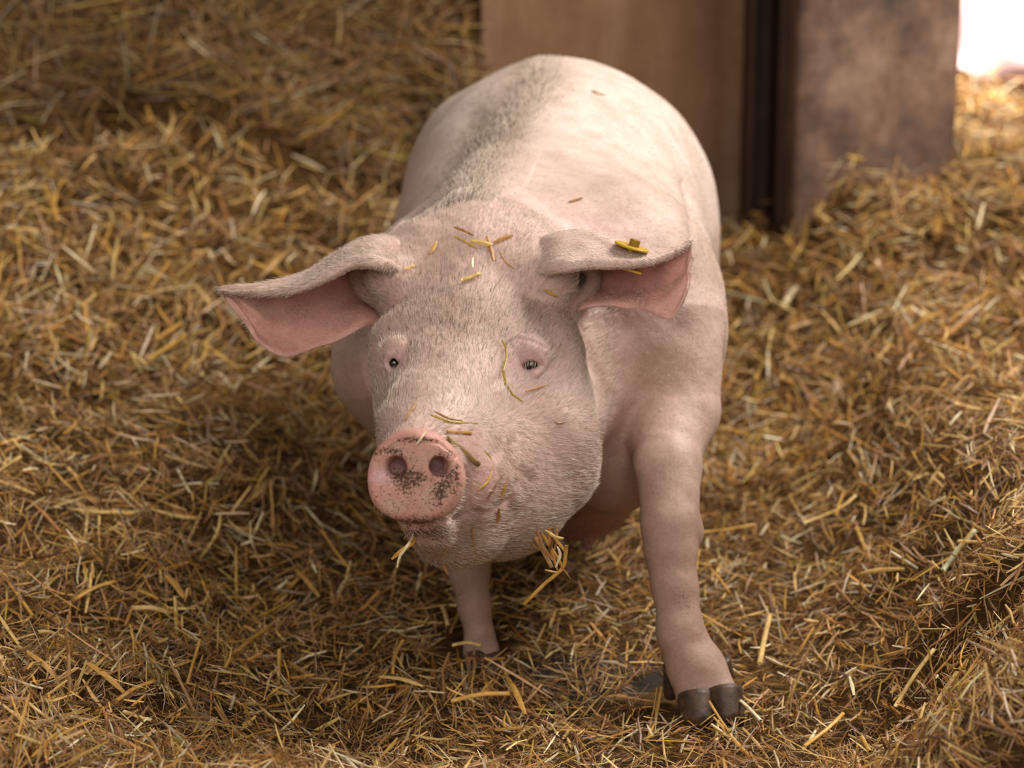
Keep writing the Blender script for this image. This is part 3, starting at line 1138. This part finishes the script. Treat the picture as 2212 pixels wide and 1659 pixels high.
# ------------------------------------------------------------------ bristles
def sample_mesh(V, Q, Nn, dens, n, rg):
    """area weighted random surface points; dens is a per vertex weight"""
    a = np.linalg.norm(np.cross(V[Q[:, 2]] - V[Q[:, 0]], V[Q[:, 3]] - V[Q[:, 1]]), axis=1) * 0.5
    w = a * dens[Q].mean(1)
    cs = np.cumsum(w)
    f = np.searchsorted(cs, rg.random(n) * cs[-1])
    u = rg.random((n, 1))
    v = rg.random((n, 1))
    q = Q[f]
    P = (V[q[:, 0]] * (1 - u) + V[q[:, 1]] * u) * (1 - v) + (V[q[:, 3]] * (1 - u) + V[q[:, 2]] * u) * v
    nn = Nn[q].mean(1)
    nn /= np.linalg.norm(nn, axis=1, keepdims=True) + 1e-9
    return P, nn, q[:, 0]


def hairs(P, n, flow, L, r, lift, colors):
    """tapered three sided bristles, two segments"""
    t = flow - n * np.sum(flow * n, 1, keepdims=True)
    t /= np.linalg.norm(t, axis=1, keepdims=True) + 1e-9
    b = np.cross(n, t)
    L = L[:, None]
    r = r[:, None]
    lift = lift[:, None]
    p0 = P - n * 0.0008
    p1 = P + (t * 0.5 + n * lift * 0.42) * L
    p2 = P + (t * 1.0 + n * lift * 0.55) * L
    rings = []
    for p, k in ((p0, 1.0), (p1, 0.85)):
        rings += [p + b * r * k, p - b * r * 0.5 * k + n * r * 0.87 * k, p - b * r * 0.5 * k - n * r * 0.87 * k]
    V = np.stack(rings + [p2], 1)
    m = len(P)
    base = (np.arange(m) * 7)[:, None]
    Q = np.concatenate([base + np.array([[i, (i + 1) % 3, 3 + (i + 1) % 3, 3 + i]]) for i in range(3)])
    T = np.concatenate([base + np.array([[3 + i, 3 + (i + 1) % 3, 6]]) for i in range(3)])
    return V.reshape(-1, 3), Q, T, np.repeat(colors, 7, axis=0)


if True:
    rg = np.random.default_rng(21)
    vis = (AN @ FWD) < 0.35
    dens = np.zeros(len(AV))
    nosn = 1 - np.clip(sn * 1.2, 0, 1)
    body_d = (~is_ear) & vis & (AV[:, 2] > 0.03)
    dens += body_d * (0.09 + 0.6 * ridge) * sstep(0.25, 0.5, AV[:, 2])
    dens = np.where(hm, 1.0, dens)
    dens *= nosn * (1 - 0.85 * muz) * (1 - 0.75 * np.clip(blob(905, 1145, 60, 26) * 1.3, 0, 1) * hm)
    for cx, cy, r in ((1134, 782, 46), (857, 786, 26)):
        dens *= 1 - np.clip(blob(cx, cy, r, r * .8) * hm * 1.1, 0, 1)
    dens = np.where(is_ear, np.where(inner, 0.30, 0.45) * (1 + 1.5 * (ear_v < 0.12)), dens)
    n_h = 94000
    P, nn, vi = sample_mesh(AV, AQ, AN, dens, n_h, rg)
    px_, py_, s_ = proj(P)
    isE = is_ear[vi]
    hd = hm[vi]
    rid = ridge[vi]
    # combing: up and outward over the face, back along the body, outward on the ears
    lat = (px_ - 960) / 180.0
    flow = UPV[None] * 1.0 + RGT[None] * (0.55 * lat)[:, None] + FWD[None] * 0.6
    low = sstep(840, 960, py_) * hd
    flow = flow * (1 - low)[:, None] + (RGT[None] * (0.7 + 0.5 * lat)[:, None] - UPV[None] * 0.25 + FWD[None] * 0.6) * low[:, None]
    bodyflow = np.array([0.05, 0.8, 0.0])[None] + np.column_stack([np.sign(P[:, 0] - 0.03) * 0.25, 0 * px_, -0.65 + 0 * px_]) * (1 - 0.7 * rid)[:, None]
    bodyflow = bodyflow + rid[:, None] * np.column_stack([0.25 * np.sign(lat), 0 * lat + .3, 0 * lat + .35])
    flow = np.where((hd | isE)[:, None], flow, bodyflow)
    earflow = RGT[None] * np.where(px_ < 1000, -1.0, 1.0)[:, None] - UPV[None] * 0.35
    flow = np.where(isE[:, None], earflow, flow)
    flow = flow + rg.normal(0, 0.15, flow.shape)
    L_ = np.where(hd, 0.0145, 0.0075) + 0.013 * rid
    L_ = np.where(isE, 0.0105, L_)
    L_ = np.where(isE & inner[vi], 0.006, L_)
    L_ = L_ * rg.uniform(0.6, 1.3, n_h)
    r_ = np.where(hd, 0.00019, 0.00024) + 0.00014 * rid
    lift_ = np.where(hd, 0.20, 0.18) + 0.3 * rid + rg.uniform(-.1, .25, n_h)
    pale = np.array([0.76, 0.61, 0.49])
    hc = pale[None] * rg.uniform(0.75, 1.12, (n_h, 1))
    darkp = np.clip(0.03 + 0.30 * g[vi] + 0.18 * rid, 0, 0.5)
    dk = rg.random(n_h) < darkp
    hc[dk] = np.array([0.16, 0.11, 0.07])[None] * rg.uniform(0.6, 1.5, (dk.sum(), 1))
    V_, Q_, T_, c_ = hairs(P, nn, flow, L_, r_, lift_, hc)
    child('bristles', V_, Q_, M_HAIR, T=T_, col=c_, kind='stuff')
    # eyelashes of the near eye
    k = 16
    tt = np.linspace(0, 1, k)
    lp = np.array([C(1126 + 40 * a, 783 - 10 * math.sin(a * 2.4) + 6 * a * a, EYES[0][2] - 0.006 + .006 * a) for a in tt])
    V_, Q_, T_, c_ = hairs(lp, np.tile(-FWD, (k, 1)), np.tile(-UPV * .9 - FWD * .35, (k, 1)) + rg.normal(0, .12, (k, 3)), np.full(k, .0115), np.full(k, .00038), np.full(k, .25), np.tile(np.array([[.8, .7, .55]]), (k, 1)))
    child('eyelashes', V_, Q_, M_HAIR, T=T_, col=c_, kind='stuff')


# ------------------------------------------------------------------ straw
PAL = np.array([
    (0.60, 0.330, 0.070),  # gold
    (0.74, 0.500, 0.180),  # light gold
    (0.36, 0.175, 0.062),  # brown
    (0.19, 0.083, 0.028),  # dark brown
    (0.85, 0.70, 0.45),    # cream
    (0.46, 0.262, 0.125),  # tan
    (0.46, 0.32, 0.06),    # olive
    (0.50, 0.235, 0.062)]) # orange brown


def strips(c, d, n, L, w, bend, sway, nr=3, prof='v', colors=None):
    """bent straw pieces: V shaped split blades or hollow-looking five sided stems"""
    m = len(c)
    s = np.cross(d, n)
    s /= np.linalg.norm(s, axis=1, keepdims=True) + 1e-9
    n2 = np.cross(s, d)
    ts = np.linspace(-0.5, 0.5, nr)
    if prof == 'v':
        sec = np.array([(-0.5, -0.12), (0.0, 0.16), (0.5, -0.12)])
        closed = False
    else:
        a = np.linspace(0, 2 * np.pi, 5, endpoint=False)
        sec = np.column_stack([0.5 * np.cos(a), 0.34 * np.sin(a)])
        closed = True
    k = len(sec)
    out = []
    for t in ts:
        q = 1 - 4 * t * t
        p = c + d * (L * t)[:, None] + n2 * (bend * L * q)[:, None] + s * (sway * L * q)[:, None]
        ww = w * (1 if prof != 'v' else (1 - 0.45 * abs(2 * t) ** 2))
        for u, v in sec:
            out.append(p + s * (ww * u)[:, None] + n2 * (ww * v)[:, None])
    V = np.stack(out, 1).reshape(-1, 3)
    per = k * nr
    base = (np.arange(m) * per)[:, None]
    Q = []
    for r in range(nr - 1):
        for j in range(k if closed else k - 1):
            j2 = (j + 1) % k
            Q.append(base + np.array([[r * k + j, r * k + j2, (r + 1) * k + j2, (r + 1) * k + j]]))
    Q = np.concatenate(Q)
    return V, Q, None if colors is None else np.repeat(colors, per, axis=0)


LEGS = [(PY(1452, 1150, 2.94), 0.055), (PY(1480, 1380, 2.89), 0.055), (PY(1520, 1520, 2.845), 0.050), (PY(1010, 1230, 3.13), 0.05), (PY(1035, 1420, 3.08), 0.042)]


def clear_of_pig(c):
    ok = np.ones(len(c), bool)
    for p, r in LEGS:
        ok &= np.hypot(c[:, 0] - p[0], c[:, 1] - p[1]) > r
    return ok


def scatter(n, y0, y1, rg, power=1.0, xm=0.36):
    """points on the bedding, thinning with distance"""
    u = rg.random(n)
    y = y0 * (y1 / y0) ** (u ** power)
    half = 0.235 * y + xm
    x = rg.uniform(-1, 1, n) * half
    return x, y


def straw_cloud(n, y0, y1, rg, Lr, wr, weights, lift, tilt, prof, nr, power=1.0, thin_trough=0.0, L_straight=False, base=None, region=None, shade=1.0):
    base = base or ground
    x, y = scatter(n, y0, y1, rg, power)
    keep = np.ones(n, bool)
    keep &= ~((y > 5.2) & (y < 5.65) & (x > 0.6) & (x < 1.02))
    keep &= ~((y > 5.55) & (x > -0.1) & (x < 1.05))
    if region is not None:
        keep &= region(x, y)
    if thin_trough:
        keep &= rg.random(n) > thin_trough * trough(x, y)
    x, y = x[keep], y[keep]
    n = len(x)
    nm = relief_normal(x, y, fn=base)
    z = base(x, y) + rg.random(n) ** 1.6 * lift * (1 - 0.6 * trough(x, y))
    c = np.column_stack([x, y, z])
    ok = clear_of_pig(c)
    c, nm = c[ok], nm[ok]
    n = len(c)
    a = rg.uniform(0, 2 * np.pi, n)
    # whole tufts share a lie
    a = np.where(rg.random(n) < 0.5, a, 2.6 * np.pi * fbm(c[:, 0] * 5, c[:, 1] * 5, 2) + rg.normal(0, 0.4, n))
    t = np.column_stack([np.cos(a), np.sin(a), np.zeros(n)])
    t -= nm * np.sum(t * nm, 1, keepdims=True)
    t /= np.linalg.norm(t, axis=1, keepdims=True)
    el = np.abs(rg.normal(0, tilt, n)) * np.sign(rg.random(n) - 0.3)
    d = t * np.cos(el)[:, None] + nm * np.sin(el)[:, None]
    n2 = nm + rg.normal(0, 0.5, (n, 3))
    L = np.exp(rg.uniform(np.log(Lr[0]), np.log(Lr[1]), n))
    w = np.exp(rg.uniform(np.log(wr[0]), np.log(wr[1]), n))
    bend = rg.normal(0, 0.035 if L_straight else 0.10, n)
    sway = rg.normal(0, 0.025 if L_straight else 0.09, n)
    ci = rg.choice(len(PAL), n, p=np.array(weights) / np.sum(weights))
    col = PAL[ci] * shade * rg.uniform(0.5, 1.25, (n, 1)) * rg.uniform(0.94, 1.06, (n, 3))
    return strips(c, d, n2, L, w, bend, sway, nr, prof, col)


def join(parts):
    V, Q, Cc, off = [], [], [], 0
    for v, q, c in parts:
        V.append(v)
        Q.append(q + off)
        Cc.append(c)
        off += len(v)
    return np.concatenate(V), np.concatenate(Q), np.concatenate(Cc)


# bedding surface
def grid_mesh(xs_, ys_, fn):
    X, Y = np.meshgrid(xs_, ys_, indexing='ij')
    Z = fn(X, Y)
    V = np.column_stack([X.ravel(), Y.ravel(), Z.ravel()])
    ny = len(ys_)
    i = (np.arange(len(xs_) - 1)[:, None] * ny + np.arange(ny - 1)[None, :]).ravel()
    return V, np.column_stack([i, i + ny, i + ny + 1, i + 1])


gx = np.linspace(-2.6, 2.9, 220)
gy = np.concatenate([np.linspace(1.6, 4.2, 150), np.linspace(4.2, 9.0, 110)[1:]])
V_, Q_ = grid_mesh(gx, gy, lambda x, y: np.maximum(ground(x, y), 0.0) - 0.006 - 0.02 * np.exp(-(((x - .10) / .10) ** 2 + ((y - 3.02) / .09) ** 2)))
bed = link('straw_bedding', mesh_np('straw_bedding', V_, Q_), M_BED, label='thick golden brown straw litter spread over the whole pen floor', category='straw')

hx = np.linspace(-2.4, 0.12, 110)
hy = np.linspace(4.75, 7.6, 100)
V_, Q_ = grid_mesh(hx, hy, lambda x, y: np.where(heap(x, y) > 0.015, relief(x, y) - 0.008, ground(x, y) - 0.06))
heap_o = link('straw_heap', mesh_np('straw_heap', V_, Q_), M_BED, label='high brown heap of long straw piled at the back beside the board wall', category='straw')

if True:
    rs = np.random.default_rng(77)
    fine = [3, 1.5, 5, 3.5, 1, 5, 0.4, 3.5]
    gold = [5, 4, 3, 2, 2.2, 3, 0.5, 3]
    near = [
        straw_cloud(52000, 2.2, 4.2, rs, (0.015, 0.05), (0.0007, 0.0018), fine, 0.028, 0.45, 'v', 3, 1.0, 0.35),
        straw_cloud(24000, 2.2, 4.4, rs, (0.02, 0.075), (0.0020, 0.0052), gold, 0.042, 0.48, 'v', 3, 1.0, 0.35, True),
    ]
    on_heap = lambda x, y: heap(x, y) > 0.05
    off_heap = lambda x, y: ~on_heap(x, y)
    farp = [
        straw_cloud(24000, 3.9, 8.6, rs, (0.03, 0.08), (0.0018, 0.0042), fine, 0.045, 0.45, 'v', 3, region=off_heap),
        straw_cloud(26000, 3.9, 8.6, rs, (0.03, 0.11), (0.0035, 0.0080), gold, 0.07, 0.55, 'v', 3, 1.0, 0.0, True, region=off_heap),
    ]
    heapp = [  # older browner straw; weaker light there also put into the darker colour
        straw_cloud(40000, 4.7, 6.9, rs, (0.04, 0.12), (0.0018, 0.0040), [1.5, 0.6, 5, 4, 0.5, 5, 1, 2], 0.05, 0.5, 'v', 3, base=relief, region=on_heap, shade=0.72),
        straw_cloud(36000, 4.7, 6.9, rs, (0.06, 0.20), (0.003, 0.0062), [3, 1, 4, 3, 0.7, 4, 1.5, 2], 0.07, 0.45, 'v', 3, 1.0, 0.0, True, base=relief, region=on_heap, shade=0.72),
    ]
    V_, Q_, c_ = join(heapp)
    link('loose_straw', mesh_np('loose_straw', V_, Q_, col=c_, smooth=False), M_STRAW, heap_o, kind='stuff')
    V_, Q_, c_ = join(near)
    link('loose_straw', mesh_np('loose_straw', V_, Q_, col=c_, smooth=False), M_STRAW, bed, kind='stuff')
    V_, Q_, c_ = join(farp)
    link('loose_straw', mesh_np('loose_straw', V_, Q_, col=c_, smooth=False), M_STRAW, bed, kind='stuff')


# ------------------------------------------------------------------ the second pig, lying in the sun
B2 = Field()
B2.ellipsoid((1.98, 7.62, 0.50), (0.52, 0.27, 0.25), k=0.05)
B2.ellipsoid((1.60, 7.46, 0.52), (0.26, 0.22, 0.25), k=0.08)
B2.chain([((1.66, 7.34, 0.46), 0.12), ((1.88, 7.22, 0.40), 0.062), ((2.06, 7.16, 0.37), 0.038), ((2.16, 7.13, 0.36), 0.034)], 0.05)
B2.chain([((1.60, 7.36, 0.42), 0.10), ((1.50, 7.26, 0.38), 0.05), ((1.47, 7.18, 0.35), 0.033)], 0.05)
B2.chain([((2.40, 7.42, 0.42), 0.09), ((2.52, 7.22, 0.38), 0.045), ((2.62, 7.12, 0.36), 0.034)], 0.05)
B2.chain([((2.40, 7.62, 0.52), 0.19), ((2.66, 7.56, 0.48), 0.125), ((2.86, 7.50, 0.42), 0.062), ((2.94, 7.48, 0.41), 0.058)], 0.06)
B2.ellipsoid((2.66, 7.46, 0.62), (0.05, 0.03, 0.09), k=0.02)
B2.ellipsoid((2.66, 7.64, 0.62), (0.05, 0.03, 0.09), k=0.02)
ax2 = (axis([(1.36, 3.04, 0.014)]), axis([(7.05, 7.95, 0.014)]), axis([(0.22, 0.82, 0.014)]))
V_, Q_ = surface_nets(B2.grid(*ax2), *ax2)
V_ = relax(V_, Q_, 1, 0.4)
c_ = np.tile(np.array([0.74, 0.53, 0.53]), (len(V_), 1))
org2 = np.array([2.0, 7.5, 0.3])
pig2 = link('pig', mesh_np('pig', V_ - org2, Q_, col=c_), M_SKIN, label='pale pig lying in bright sunlight behind the concrete pillar', category='pig')
pig2.location = org2 - np.array([0.10, 0, 0])
for ex_ in (7.485, 7.59):
    v_, q_ = sphere(np.array([2.775, ex_, 0.515 if ex_ < 7.5 else .51]), 0.016, 12, 8)
    child('eye', v_, q_, M_EYE, parent=pig2, org=org2)


# ------------------------------------------------------------------ single straws
def ground_hit(px, py):
    t = np.arange(2.0, 9.5, 0.004)
    r = FWD + (px - W / 2) / F * RGT + (HGT / 2 - py) / F * UPV
    P = CAM + t[:, None] * r
    i = int(np.argmax(P[:, 2] < relief(P[:, 0], P[:, 1])))
    return P[i]


def stem_mesh(name, pts, wid, tone, rg, tube=False, flat_n=None, nr=7, org=None):
    """one straw along a polyline of world points: hollow stem or creased leaf blade"""
    pts = np.asarray(pts, float)
    t = np.linspace(0, len(pts) - 1, nr)
    P = catmull(pts, t)
    d = np.gradient(P, axis=0)
    d /= np.linalg.norm(d, axis=1, keepdims=True)
    up = np.array([0, 0, 1.0]) if flat_n is None else np.asarray(flat_n, float)
    s_ = np.cross(d, up)
    s_ /= np.linalg.norm(s_, axis=1, keepdims=True) + 1e-9
    n_ = np.cross(s_, d)
    if tube:
        a = np.linspace(0, 2 * np.pi, 7, endpoint=False)
        outer = np.column_stack([0.5 * np.cos(a), 0.30 * np.sin(a)])
        inner_ = outer * 0.72
        sec = [outer, inner_]
    else:
        up_s = np.array([(-0.5, -0.10), (0.0, 0.12), (0.5, -0.10)])
        sec = [np.concatenate([up_s, up_s[::-1] - np.array([0, 0.07])])]
    V, Q = [], []
    for sc_ in sec:
        k = len(sc_)
        b0 = len(V)
        for r in range(nr):
            u = abs(2 * r / (nr - 1) - 1)
            ww = wid * (1.0 if tube else 1 - 0.5 * u ** 2.5)
            for x_, y_ in sc_:
                V.append(P[r] + s_[r] * ww * x_ + n_[r] * ww * y_)
        for r in range(nr - 1):
            for j in range(k):
                j2 = (j + 1) % k
                Q.append((b0 + r * k + j, b0 + r * k + j2, b0 + (r + 1) * k + j2, b0 + (r + 1) * k + j))
    if tube:
        k = len(sec[0])
        o_ = k * nr
        for e in (0, (nr - 1) * k):
            for j in range(k):
                j2 = (j + 1) % k
                Q.append((e + j, e + j2, o_ + e + j2, o_ + e + j))
    else:
        Q.append((0, 1, 4, 5))
        Q.append((1, 2, 3, 4))
        e = (nr - 1) * 6
        Q.append((e, e + 1, e + 4, e + 5))
        Q.append((e + 1, e + 2, e + 3, e + 4))
    V = np.array(V)
    if org is None:
        org = np.zeros(3)
    c_ = np.tile(np.asarray(tone, float), (len(V), 1)) * rg.uniform(0.78, 1.15, (len(V), 1))
    return mesh_np(name, V - org, np.array(Q), col=c_, smooth=tube)


GOLD, LIGHT, BROWN, DARK, CREAM, TAN, OLIVE, ORANGE = [tuple(p) for p in PAL]
rb = np.random.default_rng(5)


def on_pig(px, py, lift=0.0015):
    s_ = B.surf(px, py)
    return C(px, py, (s_ if s_ else 2.95) - lift)


def bit(name, line, wpx, tone, label, tube=False, lift=0.0055, hang=None):
    """straw lying on the pig along pixels of its skin; hang = pixels below the skin that dangle"""
    pts = [on_pig(*p, lift) for p in line]
    if hang:
        s0 = (pts[-1] - CAM) @ FWD
        for i, p in enumerate(hang):
            pts.append(C(p[0], p[1], s0 + 0.004 * (i + 1)))
    pts = np.array(pts)
    org = pts.mean(0)
    s0 = (org - CAM) @ FWD
    me_ = stem_mesh(name, pts, wpx * s0 / F, tone, rb, tube, flat_n=-FWD + 0.2 * UPV, org=org)
    o = link(name, me_, M_STRAW, label=label, category='straw', group='straw bits stuck on the pig')
    o.location = org
    return o


BITS = [
    ([(980, 490), (1000, 497), (1022, 508)], 6, BROWN, 'thin brown straw highest on the pig head', False),
    ([(1016, 520), (1040, 523), (1064, 530)], 12, LIGHT, 'short gold straw in the middle of the head top cluster', False),
    ([(1052, 510), (1060, 535), (1066, 562)], 11, ORANGE, 'upright brown straw crossing the cluster on the head top', False),
    ([(1066, 524), (1085, 516), (1108, 508)], 9, ORANGE, 'orange brown straw at the right end of the head cluster', False),
    ([(996, 606), (1016, 599), (1037, 590)], 9, LIGHT, 'pale gold straw lying alone on the upper forehead', True),
    ([(874, 581), (886, 577), (898, 574)], 8, LIGHT, 'short gold straw beside the left drooping ear root', False),
    ([(929, 547), (937, 535), (943, 521)], 8, GOLD, 'short slanted gold straw left of the head cluster', False),
    ([(1021, 578), (1020, 566), (1022, 556)], 6, CREAM, 'tiny pale straw below the head cluster', False),
    ([(982, 510), (1005, 522), (1032, 537)], 5, OLIVE, 'thin olive straw left of the cluster on the head', False),
    ([(1078, 540), (1092, 565), (1112, 580)], 4, TAN, 'thin tan straw trailing right from the head cluster', False),
    ([(1176, 626), (1190, 633), (1206, 640)], 6, GOLD, 'thin gold straw under the tagged ear', False),
    ([(1084, 733), (1096, 762), (1087, 800), (1098, 842), (1130, 868)], 6, OLIVE, 'long olive straw curling around the near eye', False),
    ([(1134, 845), (1160, 838), (1190, 830)], 4, ORANGE, 'thin orange straw below the near eye', False),
    ([(930, 896), (975, 911), (1031, 914)], 7, OLIVE, 'long flat olive straw across the bridge above the snout', False),
    ([(938, 888), (968, 903), (1000, 909)], 5, BROWN, 'dark thin straw just above the olive one on the bridge', False),
    ([(966, 933), (990, 934), (1017, 936)], 9, ORANGE, 'orange straw at the upper right rim of the snout', True),
    ([(966, 948), (1000, 972), (1034, 1004)], 13, (0.40, 0.27, 0.12), 'thick tan stem along the right side of the snout', True),
    ([(1010, 956), (1030, 963), (1046, 974)], 8, GOLD, 'bright gold straw right of the thick snout stem', False),
    ([(1046, 975), (1058, 990), (1062, 1012)], 7, OLIVE, 'olive straw below the bright gold one on the muzzle', False),
    ([(1064, 1014), (1052, 1042), (1030, 1060)], 5, GOLD, 'thin curved gold straw on the muzzle side', False),
    ([(1090, 1020), (1072, 1048), (1054, 1076)], 6, DARK, 'dark brown straw slanting down the muzzle side', False),
    ([(1092, 1024), (1090, 1050), (1084, 1076)], 8, GOLD, 'upright gold straw on the muzzle side', False),
    ([(1078, 1098), (1076, 1114), (1073, 1132)], 8, BROWN, 'short brown straw below the mouth corner', False),
    ([(920, 932), (910, 946), (899, 961)], 5, CREAM, 'pale straw on top of the snout disc', False),
    ([(1198, 912), (1208, 914), (1219, 912)], 6, BROWN, 'short brown straw on the cheek', False),
    ([(1020, 1132), (1022, 1168), (1030, 1206)], 5, TAN, 'thin pale straw running down the chin', False),
    ([(968, 1176), (960, 1196), (956, 1210)], 8, LIGHT, 'yellow straw on the lower chin', False),
    ([(1228, 436), (1243, 432), (1259, 427)], 6, BROWN, 'short brown straw on the shoulder behind the tagged ear', False),
    ([(1278, 196), (1292, 202), (1306, 205)], 8, TAN, 'pale straw flake near the top of the back', False),
    ([(900, 870), (885, 890), (872, 906)], 6, TAN, 'pale straw on the bridge left of the olive one', False),
]
for line, wpx, tone, label, tube in BITS:
    bit('straw_bit', line, wpx, tone, label, tube)
bit('straw_bit', [(952, 1200), (956, 1212)], 6, BROWN, 'brown straw dangling under the chin', False, hang=[(963, 1232), (969, 1242)])
bit('straw_bit', [(893, 1150), (890, 1163)], 6, CREAM, 'pale straw dangling left of the lower lip', False, hang=[(872, 1190), (862, 1205), (858, 1226)])
bit('straw_bit', [(897, 1160), (891, 1172)], 9, GOLD, 'gold straw dangling left of the chin beside the pale one', False, hang=[(864, 1192), (846, 1208)])

pp = [PY(1934, 402, 5.214), PY(1950, 400, 5.212), PY(1968, 398, 5.214)]
po = np.mean(pp, 0)
o = link('straw_bit', stem_mesh('straw_bit', pp, 0.013, LIGHT, rb, False, flat_n=(0, -1, 0.1), org=po), M_STRAW, label='pale straw flake stuck on the face of the concrete pillar', category='straw')
o.location = po

# the tangle hanging from the jaw
js = B.surf(1185, 1128) or 2.95
torg = C(1190, 1150, js)
tuft = link('straw_tuft', None, label='tangle of straw hanging under the pig jaw with one long bent stalk', category='straw')
tuft.location = torg
TUFT = [
    ([(1224, 1178), (1221, 1205), (1214, 1230), (1180, 1258), (1131, 1306)], 9, GOLD, 0.0),
    ([(1150, 1150), (1168, 1180), (1192, 1226)], 10, TAN, 0.004),
    ([(1160, 1146), (1175, 1185), (1196, 1212)], 8, BROWN, -0.004),
    ([(1186, 1140), (1190, 1185), (1204, 1232)], 8, ORANGE, 0.006),
    ([(1196, 1142), (1192, 1175), (1180, 1200)], 7, DARK, 0.002),
    ([(1190, 1150), (1206, 1172), (1220, 1190)], 7, GOLD, -0.003),
    ([(1178, 1145), (1200, 1160), (1218, 1163)], 7, LIGHT, -0.006),
    ([(1204, 1180), (1210, 1200), (1200, 1226)], 6, CREAM, -0.004),
    ([(1170, 1150), (1182, 1170), (1210, 1215), (1216, 1232)], 7, GOLD, 0.008),
    ([(1177, 1231), (1190, 1234), (1204, 1236)], 4, LIGHT, 0.0),
    ([(1212, 1222), (1222, 1236), (1232, 1250)], 4, BROWN, 0.0),
    ([(1140, 1150), (1150, 1175), (1172, 1192)], 5, BROWN, 0.01),
    ([(1200, 1135), (1203, 1160), (1196, 1195)], 6, TAN, 0.010),
]
for line, wpx, tone, ds in TUFT:
    pts = np.array([C(a, b, js + ds - 0.01 + 0.004 * i) for i, (a, b) in enumerate(line)])
    link('straw_stem', stem_mesh('straw_stem', pts, wpx * js / F, tone, rb, wpx > 8, flat_n=-FWD, nr=9, org=torg), M_STRAW, tuft)

# large single straws of the bedding
MARKED = [
    ((2035, 1272), (2106, 1190), 12, (0.62, 0.60, 0.36), True), ((1932, 1568), (2016, 1450), 10, LIGHT, True),
    ((2024, 1560), (2090, 1476), 13, LIGHT, True), ((1566, 1532), (1642, 1604), 8, CREAM, True),
    ((1640, 1472), (1662, 1370), 12, LIGHT, True), ((160, 1335), (250, 1300), 12, GOLD, True),
    ((285, 1352), (370, 1368), 14, LIGHT, True), ((360, 1280), (400, 1335), 13, GOLD, False),
    ((248, 1560), (336, 1520), 12, GOLD, True), ((190, 1475), (270, 1545), 14, GOLD, False),
    ((500, 1460), (590, 1395), 12, GOLD, True), ((820, 1500), (915, 1528), 12, LIGHT, False),
    ((975, 1555), (1100, 1545), 13, GOLD, True), ((1095, 1500), (1135, 1590), 13, GOLD, False),
    ((415, 640), (460, 700), 14, LIGHT, True), ((95, 420), (125, 510), 18, GOLD, False),
    ((690, 310), (760, 250), 14, GOLD, True), ((978, 1432), (1040, 1438), 10, LIGHT, True),
    ((955, 1345), (968, 1395), 9, LIGHT, True), ((1890, 510), (1950, 580), 16, TAN, True),
    ((2020, 540), (2026, 490), 16, GOLD, False), ((1690, 690), (1720, 650), 14, CREAM, True),
    ((60, 1450), (130, 1520), 12, GOLD, False), ((640, 1265), (690, 1330), 12, GOLD, False),
    ((1800, 740), (1990, 700), 9, LIGHT, False), ((1700, 800), (1780, 860), 10, TAN, False)]
for a, b, wpx, tone, tube in MARKED:
    A_ = ground_hit(*a)
    B_ = ground_hit(*b)
    A_[2] += 0.026
    B_[2] += 0.030
    mid = (A_ + B_) / 2 + np.array([0, 0, 0.004])
    d0 = (mid - CAM) @ FWD
    link('straw_stem', stem_mesh('straw_stem', [A_, mid, B_], wpx * d0 / F, tone, rb, tube, flat_n=(0, -.4, 1)), M_STRAW, bed)

protos = []
for i in range(36):
    L_ = rb.uniform(0.04, 0.105)
    k = rb.normal(0, 0.022) * L_
    j = rb.normal(0, 0.035) * L_
    pts = [(-L_ / 2, 0, 0), (-L_ * .1, j * .8, k), (L_ * .2, j, k * .8), (L_ / 2, 0, 0)]
    tone = np.array(PAL[rb.choice([0, 0, 0, 1, 1, 4, 5, 7])]) * rb.uniform(0.85, 1.2)
    tube = rb.random() < 0.35
    m_ = stem_mesh('straw_stem', pts, rb.uniform(0.0036, 0.0064), tone, rb, tube, nr=5)
    m_.materials.append(M_STRAW)
    protos.append(m_)
cnt = 0
while cnt < 300 - len(MARKED):
    x_, y_ = scatter(1, 2.35, 3.6, rb)
    if rb.random() < 0.6 * float(trough(x_, y_)[0]) or not clear_of_pig(np.column_stack([x_, y_, x_]))[0]:
        continue
    n_ = relief_normal(x_, y_)[0]
    o = bpy.data.objects.new('straw_stem', protos[rb.integers(len(protos))])
    COL.objects.link(o)
    o.parent = bed
    o.location = (float(x_[0]), float(y_[0]), float(relief(x_, y_)[0]) + rb.uniform(0.018, 0.036))
    q_ = Vector(n_).to_track_quat('Z', 'Y')
    from mathutils import Euler
    o.rotation_euler = (q_ @ Euler((rb.normal(0, .4), rb.normal(0, .28), rb.uniform(0, 6.28))).to_quaternion()).to_euler()
    cnt += 1
